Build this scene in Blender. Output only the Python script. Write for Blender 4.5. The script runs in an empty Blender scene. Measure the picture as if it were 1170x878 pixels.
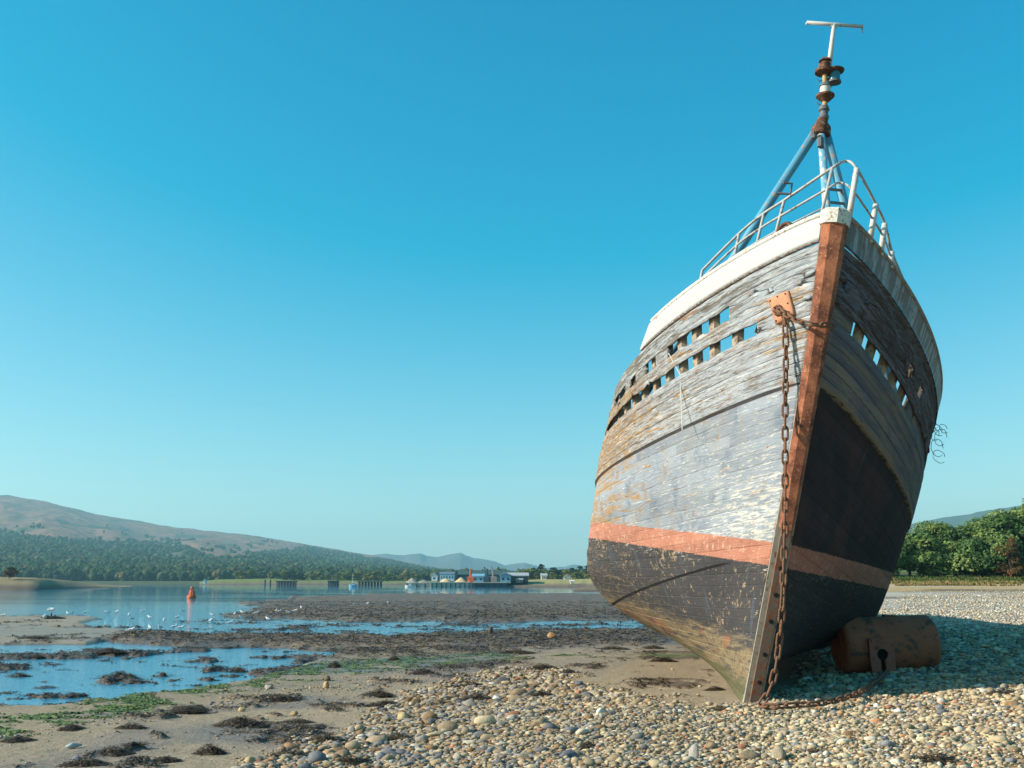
# Beached wooden fishing boat on a loch shore
SKY_GRADE = [(1.0, 1.58, -2.35), (.95, 1.54, 0.0), (.70, 2.26, 0.0)]
HAZE_COL = (.42, .84, 1.0)
HAZE_D = 1.9e-4
import bpy, math, random
import numpy as np
from mathutils import Vector, Matrix, Quaternion
random.seed(7)
RNG = np.random.default_rng(7)
PI = math.pi
scene = bpy.context.scene
COL = scene.collection

# ------------------------------------------------------------------ camera maths (photo pixels of a 1170 x 878 frame)
F = 1150.0
PITCH = math.atan(225.5 / F)
ZC = 1.9
CP, SP = math.cos(PITCH), math.sin(PITCH)

def proj(P):
    x, y, z = P[..., 0], P[..., 1], P[..., 2] - ZC
    d = y * CP + z * SP
    d = np.where(d < 0.05, 0.05, d)
    u = -y * SP + z * CP
    return np.stack([585 + F * x / d, 439 - F * u / d], -1)

def ray(px, py):
    a = (px - 585) / F
    b = (439 - py) / F
    return np.array([a, CP - b * SP, SP + b * CP])

def at_y(px, py, Y):
    r = ray(px, py)
    k = Y / r[1]
    return Vector((r[0] * k, Y, ZC + r[2] * k))

def at_z(px, py, z):
    r = ray(px, py)
    k = (z - ZC) / r[2]
    return Vector((r[0] * k, r[1] * k, z))

# ------------------------------------------------------------------ noise
def _hash(ix, iy, s):
    h = (ix * 374761393 + iy * 668265263 + s * 982451653) & 0xffffffff
    h = ((h ^ (h >> 13)) * 1274126177) & 0xffffffff
    return ((h ^ (h >> 16)) & 0xffff) / 65535.0

def vnoise(x, y, s=0):
    x = np.asarray(x, float); y = np.asarray(y, float)
    ix = np.floor(x).astype(np.int64); iy = np.floor(y).astype(np.int64)
    fx = x - ix; fy = y - iy
    fx = fx * fx * (3 - 2 * fx); fy = fy * fy * (3 - 2 * fy)
    a = _hash(ix, iy, s); b = _hash(ix + 1, iy, s); c = _hash(ix, iy + 1, s); d = _hash(ix + 1, iy + 1, s)
    return (a * (1 - fx) + b * fx) * (1 - fy) + (c * (1 - fx) + d * fx) * fy

def fbm(x, y, o=4, s=0):
    r = 0; a = .5; t = 0
    for k in range(o):
        r = r + a * vnoise(x * 2 ** k + 17.3 * k, y * 2 ** k - 9.1 * k, s + k); t += a; a *= .5
    return r / t

def sstep(a, b, x):
    t = np.clip((np.asarray(x, float) - a) / (b - a), 0, 1)
    return t * t * (3 - 2 * t)

def lin(r, g, b):
    def c(v):
        v /= 255.0
        return v / 12.92 if v <= .04045 else ((v + .055) / 1.055) ** 2.4
    return (c(r) * .92, c(g) * .92, c(b) * .92)

def poly_sd(px, py, poly, ys=1.0):
    """signed distance (positive inside) to a polygon, rows stretched by ys"""
    P = np.array(poly, float); P[:, 1] *= ys
    x = np.asarray(px, float); y = np.asarray(py, float) * ys
    d = np.full(x.shape, 1e18); ins = np.zeros(x.shape, bool)
    n = len(P)
    for i in range(n):
        ax, ay = P[i]; bx, by = P[(i + 1) % n]
        ex, ey = bx - ax, by - ay
        t = np.clip(((x - ax) * ex + (y - ay) * ey) / (ex * ex + ey * ey + 1e-9), 0, 1)
        d = np.minimum(d, (x - ax - t * ex) ** 2 + (y - ay - t * ey) ** 2)
        c = ((ay > y) != (by > y))
        with np.errstate(divide='ignore', invalid='ignore'):
            xi = ex * (y - ay) / (ey if ey != 0 else 1e-9) + ax
        ins ^= c & (x < xi)
    d = np.sqrt(d)
    return np.where(ins, d, -d)

# ------------------------------------------------------------------ object helpers
def tag(o, label=None, cat=None, group=None, kind=None):
    if label: o['label'] = label
    if cat: o['category'] = cat
    if group: o['group'] = group
    if kind: o['kind'] = kind
    return o

def empty(name, loc, label, cat, group=None, rz=0):
    o = bpy.data.objects.new(name, None)
    COL.objects.link(o)
    o.location = loc
    o.rotation_euler = (0, 0, rz)
    o.empty_display_size = .3
    return tag(o, label, cat, group)

def link(o, parent=None):
    COL.objects.link(o)
    if parent is not None: o.parent = parent
    return o

def np_mesh(name, V, faces_list, mat=None, smooth=False, parent=None, col=None, attrs=None, uv=None):
    """faces_list: list of int arrays (n,k)"""
    V = np.ascontiguousarray(V, dtype=np.float32)
    me = bpy.data.meshes.new(name)
    me.vertices.add(len(V)); me.vertices.foreach_set('co', V.ravel())
    loops = np.concatenate([f.ravel() for f in faces_list]).astype(np.int32)
    cnt = np.concatenate([np.full(len(f), f.shape[1], np.int32) for f in faces_list])
    st = np.concatenate([[0], np.cumsum(cnt)[:-1]]).astype(np.int32)
    me.loops.add(len(loops)); me.loops.foreach_set('vertex_index', loops)
    me.polygons.add(len(cnt)); me.polygons.foreach_set('loop_start', st); me.polygons.foreach_set('loop_total', cnt)
    if smooth: me.polygons.foreach_set('use_smooth', np.ones(len(cnt), bool))
    me.update(calc_edges=True)
    if col is not None:
        c = np.ones((len(V), 4), np.float32); c[:, :3] = col
        a = me.attributes.new('col', 'FLOAT_COLOR', 'POINT'); a.data.foreach_set('color', c.ravel())
    if attrs:
        for k, v in attrs.items():
            a = me.attributes.new(k, 'FLOAT', 'POINT'); a.data.foreach_set('value', np.ascontiguousarray(v, np.float32))
    if uv is not None:
        l = me.uv_layers.new(name='UVMap'); l.data.foreach_set('uv', np.ascontiguousarray(uv[loops], np.float32).ravel())
    if mat: me.materials.append(mat)
    me.validate()
    o = bpy.data.objects.new(name, me)
    return link(o, parent)

def grid_faces(nr, nc, flip=False, keep=None):
    i = np.arange(nr - 1)[:, None] * nc + np.arange(nc - 1)[None]
    q = np.stack([i, i + 1, i + nc + 1, i + nc], -1)
    if flip: q = q[..., ::-1]
    q = q.reshape(-1, 4)
    if keep is not None: q = q[keep.ravel()]
    return q

class MB:
    """collects shapes, links them as one mesh"""
    def __init__(s): s.v = []; s.f = []
    def add(s, vs, fs):
        n = len(s.v); s.v += [tuple(x) for x in vs]; s.f += [tuple(n + i for i in f) for f in fs]; return s
    def box(s, c, d, R=None, bev=0.0):
        x, y, z = d[0] / 2, d[1] / 2, d[2] / 2
        c = Vector(c)
        if bev:
            b = bev; vs = []
            ring = lambda zz, k: [(-x + k, -y + k + 0, zz), (x - k, -y + k, zz), (x - k, y - k, zz), (-x + k, y - k, zz)]
            rs = [ring(-z, b), ring(-z + b, 0), ring(z - b, 0), ring(z, b)]
            for r in rs: vs += r
            fs = [(3, 2, 1, 0), (12, 13, 14, 15)]
            for k in range(3):
                for j in range(4): fs.append((k * 4 + j, k * 4 + (j + 1) % 4, k * 4 + 4 + (j + 1) % 4, k * 4 + 4 + j))
        else:
            vs = [(i * x, j * y, k * z) for k in (-1, 1) for j in (-1, 1) for i in (-1, 1)]
            fs = [(0, 2, 3, 1), (4, 5, 7, 6), (0, 1, 5, 4), (2, 6, 7, 3), (0, 4, 6, 2), (1, 3, 7, 5)]
        vs = [Vector(v) for v in vs]
        if R is not None: vs = [R @ v for v in vs]
        return s.add([v + c for v in vs], fs)
    def tube(s, pts, r, n=8, closed=False, cap=True):
        pts = [Vector(p) for p in pts]; m = len(pts)
        rr = r if isinstance(r, (list, tuple)) else [r] * m
        vs = []; prev = None
        for i, p in enumerate(pts):
            if closed: t = pts[(i + 1) % m] - pts[i - 1]
            else: t = pts[min(i + 1, m - 1)] - pts[max(i - 1, 0)]
            t = t.normalized() if t.length > 1e-9 else Vector((0, 0, 1))
            if prev is None:
                a = Vector((0, 0, 1)) if abs(t.z) < .9 else Vector((1, 0, 0))
                u = t.cross(a).normalized()
            else:
                u = (prev - t * prev.dot(t)).normalized()
            prev = u; w = t.cross(u)
            for k in range(n):
                an = 2 * PI * k / n
                vs.append(p + (u * math.cos(an) + w * math.sin(an)) * rr[i])
        fs = []
        for i in range(m if closed else m - 1):
            j = (i + 1) % m
            for k in range(n):
                fs.append((i * n + k, i * n + (k + 1) % n, j * n + (k + 1) % n, j * n + k))
        if cap and not closed:
            fs.append(tuple(range(n - 1, -1, -1))); fs.append(tuple((m - 1) * n + k for k in range(n)))
        return s.add(vs, fs)
    def lathe(s, prof, n=20, M=None):
        vs = []; 
        for (r, z) in prof:
            for k in range(n):
                a = 2 * PI * k / n
                v = Vector((r * math.cos(a), r * math.sin(a), z))
                vs.append(M @ v if M is not None else v)
        fs = []
        for i in range(len(prof) - 1):
            for k in range(n):
                fs.append((i * n + k, i * n + (k + 1) % n, (i + 1) * n + (k + 1) % n, (i + 1) * n + k))
        fs.append(tuple(range(n - 1, -1, -1))); fs.append(tuple((len(prof) - 1) * n + k for k in range(n)))
        return s.add(vs, fs)
    def build(s, name, mat=None, parent=None, smooth=False, autos=None):
        me = bpy.data.meshes.new(name); me.from_pydata(s.v, [], s.f)
        if mat: me.materials.append(mat)
        if smooth: me.polygons.foreach_set('use_smooth', [True] * len(me.polygons))
        me.update()
        if autos:
            me.set_sharp_from_angle(angle=autos)
        o = bpy.data.objects.new(name, me)
        return link(o, parent)

# ------------------------------------------------------------------ node material DSL
class N:
    def __init__(s, name):
        s.m = bpy.data.materials.new(name); s.m.use_nodes = True
        s.t = s.m.node_tree; s.t.nodes.clear()
        s.out = s.t.nodes.new('ShaderNodeOutputMaterial')
        s.b = s.t.nodes.new('ShaderNodeBsdfPrincipled')
        s.t.links.new(s.b.outputs[0], s.out.inputs[0])
        s.b.inputs['Roughness'].default_value = .85
        s.b.inputs['Specular IOR Level'].default_value = .3
    def set(s, sock, v):
        if isinstance(v, bpy.types.NodeSocket): s.t.links.new(v, sock)
        elif isinstance(v, (tuple, list)) and sock.type == 'RGBA': sock.default_value = (*v[:3], 1)
        else: sock.default_value = v
    def attr(s, n, out='Fac'):
        a = s.t.nodes.new('ShaderNodeAttribute'); a.attribute_name = n; return a.outputs[out]
    def co(s, k='Object'):
        return s.t.nodes.new('ShaderNodeTexCoord').outputs[k]
    def pos(s): return s.t.nodes.new('ShaderNodeNewGeometry').outputs['Position']
    def scl(s, v, sc, loc=(0, 0, 0)):
        m = s.t.nodes.new('ShaderNodeMapping'); s.set(m.inputs[0], v); m.inputs['Scale'].default_value = sc
        m.inputs['Location'].default_value = loc; return m.outputs[0]
    def noise(s, v, scale, detail=4, rough=.55, out=0, dist=0):
        n = s.t.nodes.new('ShaderNodeTexNoise'); s.set(n.inputs['Vector'], v)
        n.inputs['Scale'].default_value = scale; n.inputs['Detail'].default_value = detail
        n.inputs['Roughness'].default_value = rough; n.inputs['Distortion'].default_value = dist
        return n.outputs[out]
    def vor(s, v, scale, feat='F1', out='Distance'):
        n = s.t.nodes.new('ShaderNodeTexVoronoi'); n.feature = feat; s.set(n.inputs['Vector'], v)
        n.inputs['Scale'].default_value = scale; return n.outputs[out]
    def mth(s, op, a, b=0.0, c=None, clamp=False):
        n = s.t.nodes.new('ShaderNodeMath'); n.operation = op; n.use_clamp = clamp
        s.set(n.inputs[0], a); s.set(n.inputs[1], b)
        if c is not None: s.set(n.inputs[2], c)
        return n.outputs[0]
    def ss(s, v, a, b):
        n = s.t.nodes.new('ShaderNodeMapRange'); n.interpolation_type = 'SMOOTHSTEP'
        s.set(n.inputs['Value'], v)
        inv = a > b
        if inv: a, b = b, a
        n.inputs['From Min'].default_value = a; n.inputs['From Max'].default_value = b
        n.inputs['To Min'].default_value = 1.0 if inv else 0.0; n.inputs['To Max'].default_value = 0.0 if inv else 1.0
        return n.outputs[0]
    def mix(s, f, a, b, mode='MIX'):
        n = s.t.nodes.new('ShaderNodeMix'); n.data_type = 'RGBA'; n.blend_type = mode
        s.set(n.inputs[0], f); s.set(n.inputs[6], a); s.set(n.inputs[7], b); return n.outputs[2]
    def mul(s, a, b): return s.mth('MULTIPLY', a, b)
    def val(s, col, f):
        """multiply a colour by a scalar"""
        n = s.t.nodes.new('ShaderNodeVectorMath'); n.operation = 'SCALE'; s.set(n.inputs[0], col); s.set(n.inputs['Scale'], f); return n.outputs[0]
    def sep(s, v):
        n = s.t.nodes.new('ShaderNodeSeparateXYZ'); s.set(n.inputs[0], v); return n.outputs
    def comb(s, x, y, z):
        n = s.t.nodes.new('ShaderNodeCombineXYZ'); s.set(n.inputs[0], x); s.set(n.inputs[1], y); s.set(n.inputs[2], z); return n.outputs[0]
    def bump(s, h, strength=.5, dist=.02):
        n = s.t.nodes.new('ShaderNodeBump'); n.inputs['Strength'].default_value = strength; n.inputs['Distance'].default_value = dist
        s.set(n.inputs['Height'], h); s.t.links.new(n.outputs[0], s.b.inputs['Normal'])
    def done(s, col=None, rough=None, metal=None, spec=None):
        if col is not None: s.set(s.b.inputs['Base Color'], col)
        if rough is not None: s.set(s.b.inputs['Roughness'], rough)
        if metal is not None: s.set(s.b.inputs['Metallic'], metal)
        if spec is not None: s.set(s.b.inputs['Specular IOR Level'], spec)
        return s.m

def simple(name, c, vary=.25, scale=6, rough=.85, c2=None, thr=(.5, .62), bump=0, bs=40, spec=.3):
    n = N(name); P = n.co()
    f = n.noise(P, scale, 5, .6)
    k = n.mth('MULTIPLY_ADD', f, 2 * vary, 1 - vary)
    col = n.val(c, k)
    if c2 is not None:
        g = n.ss(n.noise(n.scl(P, (1, 1, 1), (3, 7, 1)), scale * 1.7, 6, .65), *thr)
        col = n.mix(g, col, c2)
    if bump: n.bump(n.noise(P, bs, 4, .6), bump, .01)
    return n.done(col, rough, spec=spec)

def vcol(name, rough=.85, vary=.3, scale=30, bump=.0, spec=.3, dist=.01, bs=None):
    n = N(name); P = n.pos()
    f = n.noise(P, scale, 4, .6)
    col = n.val(n.attr('col', 'Color'), n.mth('MULTIPLY_ADD', f, 2 * vary, 1 - vary))
    if bump: n.bump(n.noise(P, bs or scale, 4, .6), bump, dist)
    return n.done(col, rough, spec=spec)
# ------------------------------------------------------------------ camera, sky, sun
cam = bpy.data.cameras.new('camera'); cam.sensor_width = 36; cam.lens = 36 * F / 1170
cam.clip_start = .05; cam.clip_end = 60000
camo = bpy.data.objects.new('camera', cam); COL.objects.link(camo)
camo.location = (0, 0, ZC); camo.rotation_euler = (PI / 2 + PITCH, 0, 0)
scene.camera = camo

SUN_TRAVEL = math.radians(9); ELEV = math.radians(29)
w = bpy.data.worlds.new('World'); scene.world = w; w.use_nodes = True
nt = w.node_tree; nt.nodes.clear()
wo = nt.nodes.new('ShaderNodeOutputWorld'); bg = nt.nodes.new('ShaderNodeBackground')
sk = nt.nodes.new('ShaderNodeTexSky'); sk.sky_type = 'NISHITA'; sk.sun_disc = False
sx, sy = -math.cos(SUN_TRAVEL), -math.sin(SUN_TRAVEL)
sk.sun_elevation = ELEV; sk.sun_rotation = math.atan2(sx, sy)
sk.air_density = 1.0; sk.dust_density = .6; sk.ozone_density = 1.6; sk.altitude = 0
hs = nt.nodes.new('ShaderNodeRGBCurve')
nt.links.new(sk.outputs[0], hs.inputs[1])
mx = nt.nodes.new('ShaderNodeMix'); mx.data_type = 'RGBA'; mx.blend_type = 'MULTIPLY'; mx.inputs[0].default_value = 1
SKYTINT = (1.0, 1.0, 1.0)
mx.inputs[7].default_value = (*SKYTINT, 1)
gm = nt.nodes.new('ShaderNodeSeparateColor'); cb = nt.nodes.new('ShaderNodeCombineColor')
nt.links.new(sk.outputs[0], gm.inputs[0])
# colour response of the film: per channel power and gain of the clear sky
SKYG = [(1.0, 1.0), (1.0, 1.0), (1.0, 1.0)]
SKYG = SKY_GRADE
for i in range(3):
    pw = nt.nodes.new('ShaderNodeMath'); pw.operation = 'POWER'; pw.inputs[1].default_value = SKYG[i][0]
    ml = nt.nodes.new('ShaderNodeMath'); ml.operation = 'MULTIPLY'; ml.inputs[1].default_value = SKYG[i][1]
    ad = nt.nodes.new('ShaderNodeMath'); ad.operation = 'ADD'; ad.inputs[1].default_value = SKYG[i][2]
    mxx = nt.nodes.new('ShaderNodeMath'); mxx.operation = 'MAXIMUM'; mxx.inputs[1].default_value = 0
    nt.links.new(gm.outputs[i], pw.inputs[0]); nt.links.new(pw.outputs[0], ml.inputs[0]); nt.links.new(ml.outputs[0], ad.inputs[0])
    nt.links.new(ad.outputs[0], mxx.inputs[0]); nt.links.new(mxx.outputs[0], cb.inputs[i])
nt.nodes.remove(hs); nt.nodes.remove(mx)
nt.links.new(cb.outputs[0], bg.inputs[0]); bg.inputs[1].default_value = .083
nt.links.new(bg.outputs[0], wo.inputs[0])
sl = bpy.data.lights.new('sun', 'SUN'); sl.energy = 5.0; sl.angle = math.radians(.5); sl.color = (1.0, .92, .79)
so = bpy.data.objects.new('sun', sl); COL.objects.link(so)
tr = Vector((-sx * math.cos(ELEV), -sy * math.cos(ELEV), -math.sin(ELEV)))
so.rotation_mode = 'QUATERNION'; so.rotation_quaternion = tr.to_track_quat('-Z', 'Y'); so.location = (-20, -10, 30)
scene.view_settings.view_transform = 'Standard'; scene.view_settings.look = 'None'
scene.view_settings.exposure = .56; scene.view_settings.gamma = 1
scene.render.engine = 'CYCLES'
scene.cycles.max_bounces = 6; scene.cycles.volume_bounces = 0; scene.cycles.transparent_max_bounces = 8

# ------------------------------------------------------------------ terrain: one sheet from behind the camera out to the horizon
YL = [-12, 0, 6, 9, 12, 15, 18, 24, 40, 55, 62, 75, 90, 130, 7000]
ZL = [.60, .50, .42, .30, .24, .14, .10, .08, .07, .06, .02, -.2, -.8, -1.5, -2]
YM = [-12, 0, 8, 11, 13, 16, 20, 26, 40, 60, 75, 85, 100, 130, 7000]
ZM = [.65, .55, .50, .46, .42, .30, .20, .13, .07, .05, .04, -.03, -.3, -1.2, -2]
YR = [-12, 0, 8, 12, 15.6, 20, 30, 50, 80, 95, 105, 115, 150, 300, 7000]
ZR = [.70, .62, .58, .50, .48, .62, .85, 1.05, 1.5, 1.75, 1.95, 2.6, 4, 9, 12]

def base_z(t, y):
    u = 585 + F * t / CP
    a = sstep(380, 720, u); b = sstep(790, 1000, u)
    z = np.interp(y, YL, ZL) * (1 - a) + np.interp(y, YM, ZM) * a
    z = z * (1 - b) + np.interp(y, YR, ZR) * b
    return z + .24 * sstep(930, 1230, u) * sstep(7, 13, y) * sstep(30, 20, y)

SANDBAR = [(-900, 702), (-10, 704), (60, 703), (105, 703), (118, 706), (100, 711), (105, 716), (140, 718), (157, 720), (140, 725), (120, 730), (100, 736), (60, 735), (-900, 737)]
BAND1 = [(258, 703), (300, 698), (360, 694), (430, 690), (560, 687), (700, 686), (900, 686), (900, 709), (640, 709), (560, 711), (500, 709), (440, 710), (380, 709), (330, 707), (280, 706)]
BAND2 = [(108, 729), (140, 722), (170, 722), (250, 726), (330, 724), (430, 727), (560, 722), (720, 719), (900, 718), (900, 748), (380, 740), (300, 737), (180, 736)]
POOLA = [(-900, 737), (60, 738), (150, 739), (250, 737), (330, 741), (392, 742), (360, 750), (335, 760), (300, 768), (262, 776), (215, 785), (160, 789), (120, 795), (60, 802), (0, 803), (-900, 812)]
SHINGLE = [(180, 960), (245, 884), (330, 858), (395, 840), (430, 812), (470, 792), (540, 778), (590, 768), (640, 770), (668, 782), (720, 796), (790, 806), (850, 806),
           (900, 790), (930, 740), (990, 706), (1040, 679), (1200, 675), (1700, 675), (3000, 800), (3000, 3000), (-400, 3000)]
SANDTONGUE = [(250, 884), (560, 765), (600, 742), (700, 735), (790, 735), (860, 770), (852, 812), (790, 804), (700, 792), (640, 772), (590, 768), (470, 792), (395, 840)]

def fields(X, Y):
    """height and cover of the beach at world X, Y"""
    t = X / np.maximum(Y + 0.0, .3)
    t = np.where(Y < 3, X / 3.0, t)
    zb = base_z(t, Y)
    p = proj(np.stack([X, np.maximum(Y, 3.0), zb], -1)); px, py = p[..., 0], p[..., 1]
    py = np.where(Y < 3, 2000.0, py)
    n1 = fbm(X * .8, Y * .8, 4, 3) - .5; n2 = fbm(X * .22, Y * .22, 4, 11) - .5; n3 = fbm(X * 3.2, Y * 3.2, 3, 23) - .5
    wob = n1 * 16 + n2 * 14
    ys = 4.0
    sb = poly_sd(px, py, SANDBAR, ys); b1 = poly_sd(px, py, BAND1, ys); b2 = poly_sd(px, py, BAND2, ys); pa = poly_sd(px, py, POOLA, ys)
    sh = poly_sd(px, py, SHINGLE, 2.0)
    left = 1 - sstep(780, 940, px)
    z = zb.copy()
    # mid distance: water level flats behind the near beach
    mid = sstep(741, 737, py) * left * sstep(0.5, 0.6, (py > 664).astype(float) + 0.1)
    pool = sstep(-14, 2, pa + wob * .9)
    z = z * (1 - pool) + (-.045) * pool
    isl = sstep(.12, .26, n1 * .9 + n2 * .5 + n3 * .25) * pool * left
    z = z + isl * .10
    far = sstep(85, 60, Y) * 0 + 1
    zmid = np.full_like(z, -.07) - .0 * z
    deep = sstep(70, 100, Y)
    zmid = zmid * (1 - deep) + np.minimum(zb, -.25) * deep
    s1 = sstep(-6, 8, b1 + wob * 1.2) ; s2 = sstep(-5, 7, b2 + wob * .8); s0 = sstep(-4, 8, sb + wob * .6)
    zmid = zmid + s1 * (.12 + n1 * .12 + n2 * .10 - zmid) 
    zmid = zmid + s2 * (.13 + n1 * .14 + n3 * .04 - zmid)
    zmid = zmid + s0 * (.10 + n2 * .04 - zmid)
    reef = sstep(.10, .2, n1 * .7 + n3 * .5 + n2 * .5) * sstep(735, 728, py) * sstep(60, 45, Y) * (px > 100)
    zmid = zmid + reef * .08 * (1 - s1) * (1 - s2) * (1 - s0)
    z = z * (1 - mid) + zmid * mid
    # general relief
    z = z + n3 * .03 * sstep(60, 20, Y) + n2 * .05 * (1 - mid) * sstep(200, 20, Y) * (1 - pool)
    shingle = sstep(-22, 6, sh + wob * 1.1 - 3 + n3 * 26)
    shingle = np.where(Y < 3, 1.0, shingle)
    z = z + shingle * n3 * .05 * sstep(40, 15, Y)
    # weed cover
    algae_y = np.interp(px, [-600, 0, 60, 200, 300, 400, 480, 560, 620], [850, 832, 822, 792, 776, 763, 757, 752, 750])
    aw = np.interp(px, [-300, 0, 200, 450, 560, 640], [12, 13, 15, 9, 6, 2])
    al = sstep(1.3, .4, np.abs(py - algae_y) / aw) * left
    algae = al * sstep(.02, .16, n3 * .9 + n1 * .8 + .12) * (1 - pool)
    wband = np.maximum(s1, s2) * mid
    # weed mat fades from the band forward over the near flat
    fade = sstep(772, 742, py + wob * .8) * sstep(300, 420, px) * left * (1 - mid)
    patches = sstep(.105, .18, n1 * .9 + n3 * .55 + n2 * .3) * (1 - shingle) * left * sstep(5, 8, Y)
    weed = np.clip(np.maximum(np.maximum(wband, np.maximum(isl, reef * mid)), np.maximum(fade * sstep(-.12, .05, n1 + n3 * .8 + .03), patches)), 0, 1)
    weed = weed * (1 - s0 * mid * sstep(.25, .18, n1 + n3 * .5)) * (1 - .9 * algae)
    tongue = sstep(-6, 10, poly_sd(px, py, SANDTONGUE, 2.0))
    weed = weed * (1 - .85 * tongue * sstep(.24, .16, n1 * .9 + n3 * .5))
    z = z + np.clip(weed, 0, 1) * (1 - mid * .3) * (.03 + n3 * .05) * sstep(80, 30, Y)
    return dict(z=z, px=px, py=py, shingle=shingle, weed=weed, algae=algae, pool=pool, mid=mid, sbar=s0 * mid, tongue=tongue, left=left, n1=n1, n2=n2, n3=n3, band=np.maximum(s1, s2) * mid)

def lerp3(c, c2, m): return c * (1 - m[..., None]) + np.array(c2) * m[..., None]

def make_terrain():
    u = np.concatenate([np.linspace(-3500, -120, 60, endpoint=False), np.linspace(-120, 1290, 800), np.linspace(1290, 4700, 60)[1:]])
    t = (u - 585) / F * CP
    yn = 1 / np.linspace(1 / 7.0, 1 / 420., 470)
    y = np.concatenate([np.linspace(-14, 6.8, 30), yn, np.geomspace(450, 7000, 26)])
    T, Y = np.meshgrid(t, y)
    X = T * np.where(Y > 3, Y, 3 + (3 - Y) * .5)
    f = fields(X, Y)
    V = np.stack([X, Y, f['z']], -1)
    px, py, n1, n2, n3 = f['px'], f['py'], f['n1'], f['n2'], f['n3']
    sand = np.array(lin(162, 144, 118)); c = np.zeros(X.shape + (3,)) + sand
    c = c * (1 + (n1 * .35 + n2 * .3))[..., None]
    wetsand = sstep(-.12, .14, n2 + n1 * .5 + sstep(300, 60, px) * .05) * f['left'] * (1 - f['tongue'] * .6)
    c = lerp3(c, lin(126, 117, 110), wetsand * .9 * (1 - f['sbar']))
    c = lerp3(c, lin(160, 146, 126), f['sbar'] * .8)
    near_sh = f['shingle']
    c = lerp3(c, lin(146, 122, 90), near_sh * sstep(60, 30, Y))
    right = 1 - f['left']
    # far right beach: pale shingle, tan sand, strand lines, grass
    pale = right * sstep(22, 30, Y)
    spk = fbm(X * 2.5, Y * 2.5, 3, 50)
    c = lerp3(c, lin(178, 168, 154), pale * sstep(.2, .5, spk + .1))
    tan = right * sstep(-.12, .1, (fbm(X * .04, Y * .10, 4, 60) - .47)) * sstep(44, 56, Y)
    c = lerp3(c, lin(178, 150, 104), tan)
    gr = right * sstep(84, 96, Y + n2 * 30); c = lerp3(c, lin(160, 140, 84), gr)
    gg = right * sstep(90, 104, Y + n2 * 26 + n1 * 10); c = lerp3(c, lin(84, 100, 50), gg)
    dk = right * sstep(.62, .70, fbm(X * .06 + 9, Y * .25, 4, 77)) * sstep(34, 44, Y); c = lerp3(c, lin(96, 80, 64), dk * .8)
    c = lerp3(c, lin(88, 104, 58), f['algae'])
    c = lerp3(c, lin(92, 78, 66), f['weed'] * .88)
    br = f['band'] * sstep(-.08, .12, n3 + n1 * .5); c = lerp3(c, lin(122, 106, 88), br * .6)
    c = lerp3(c, lin(128, 112, 92), f['band'] * sstep(.16, .3, -n1 * .9 + n3 * .6) * .8)
    under = sstep(.03, -.02, f['z']); c = lerp3(c, lin(66, 60, 52), under * .75 * (1 - f['weed']))
    wet = np.clip(sstep(.16, .03, f['z']) * f['left'] + wetsand * .55 * (1 - near_sh), 0, 1)
    n = N('beach_ground'); P = n.pos()
    f1 = n.noise(P, 9, 6, .65); f2 = n.noise(P, 60, 3, .6)
    k = n.mth('MULTIPLY_ADD', f1, 1.0, .55); k = n.mul(k, n.mth('MULTIPLY_ADD', f2, .7, .65))
    cell = n.vor(P, 14, 'F1', 'Color')
    cellv = n.sep(cell)[0]
    shg = n.attr('shingle')
    k2 = n.mth('MULTIPLY_ADD', cellv, .9, .5)
    kk = n.mth('ADD', n.mul(k, n.mth('SUBTRACT', 1.0, shg)), n.mul(k2, shg))
    col = n.val(n.attr('col', 'Color'), kk)
    wt = n.attr('wet')
    col = n.val(col, n.mth('MULTIPLY_ADD', wt, -.25, 1.0))
    ro = n.mth('SUBTRACT', .95, n.mul(wt, n.mth('MULTIPLY_ADD', n.noise(P, 2.5, 4, .6), .9, .05)))
    b1 = n.noise(P, 14, 6, .7); b2 = n.vor(P, 16, 'F1')
    n.bump(n.mth('ADD', n.mul(b1, n.mth('SUBTRACT', 1.0, shg)), n.mul(b2, shg)), .9, .05)
    m = n.done(col, ro, spec=.4)
    o = np_mesh('ground', V.reshape(-1, 3), [grid_faces(*X.shape)], m, True, None, c.reshape(-1, 3),
                dict(shingle=near_sh.ravel(), wet=wet.ravel()))
    tag(o, kind='structure')
    return o
make_terrain()

# ------------------------------------------------------------------ water: one level sheet
def make_water():
    n = N('sea_water'); P = n.pos()
    xyz = n.sep(P)
    a = n.noise(n.scl(P, (.9, 2.2, 1)), 3.5, 4, .6)
    b = n.noise(n.scl(P, (.03, .10, 1)), 1.0, 3, .5)
    calm = n.ss(xyz[1], 60, 105)          # the open loch lies calmer than the wind-rippled shallows
    pat = n.ss(b, .62, .42)
    amp = n.mth('SUBTRACT', 1.0, n.mul(calm, n.mth('MULTIPLY_ADD', pat, .35, .60)))
    n.bump(n.mul(a, amp), .22, .08)
    m = n.done(lin(62, 150, 184), .03, spec=.5)
    n.b.inputs['IOR'].default_value = 1.45
    m.node_tree.nodes
    V = np.array([(-9000, -14, 0), (9000, -14, 0), (9000, 7500, 0), (-9000, 7500, 0)], float)
    # hole-free sheet, fine enough near the camera
    ys = np.array([8, 20, 40, 80, 160, 320, 640, 1300, 2600, 7500.]); xs = np.array([-9000, -2000, -400, -100, -30, 0, 30, 100, 400, 2000, 9000.])
    X, Y = np.meshgrid(xs, ys)
    o = np_mesh('loch_water', np.stack([X, Y, 0 * X], -1).reshape(-1, 3), [grid_faces(*X.shape)], m)
    tag(o, kind='structure')
make_water()

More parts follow.
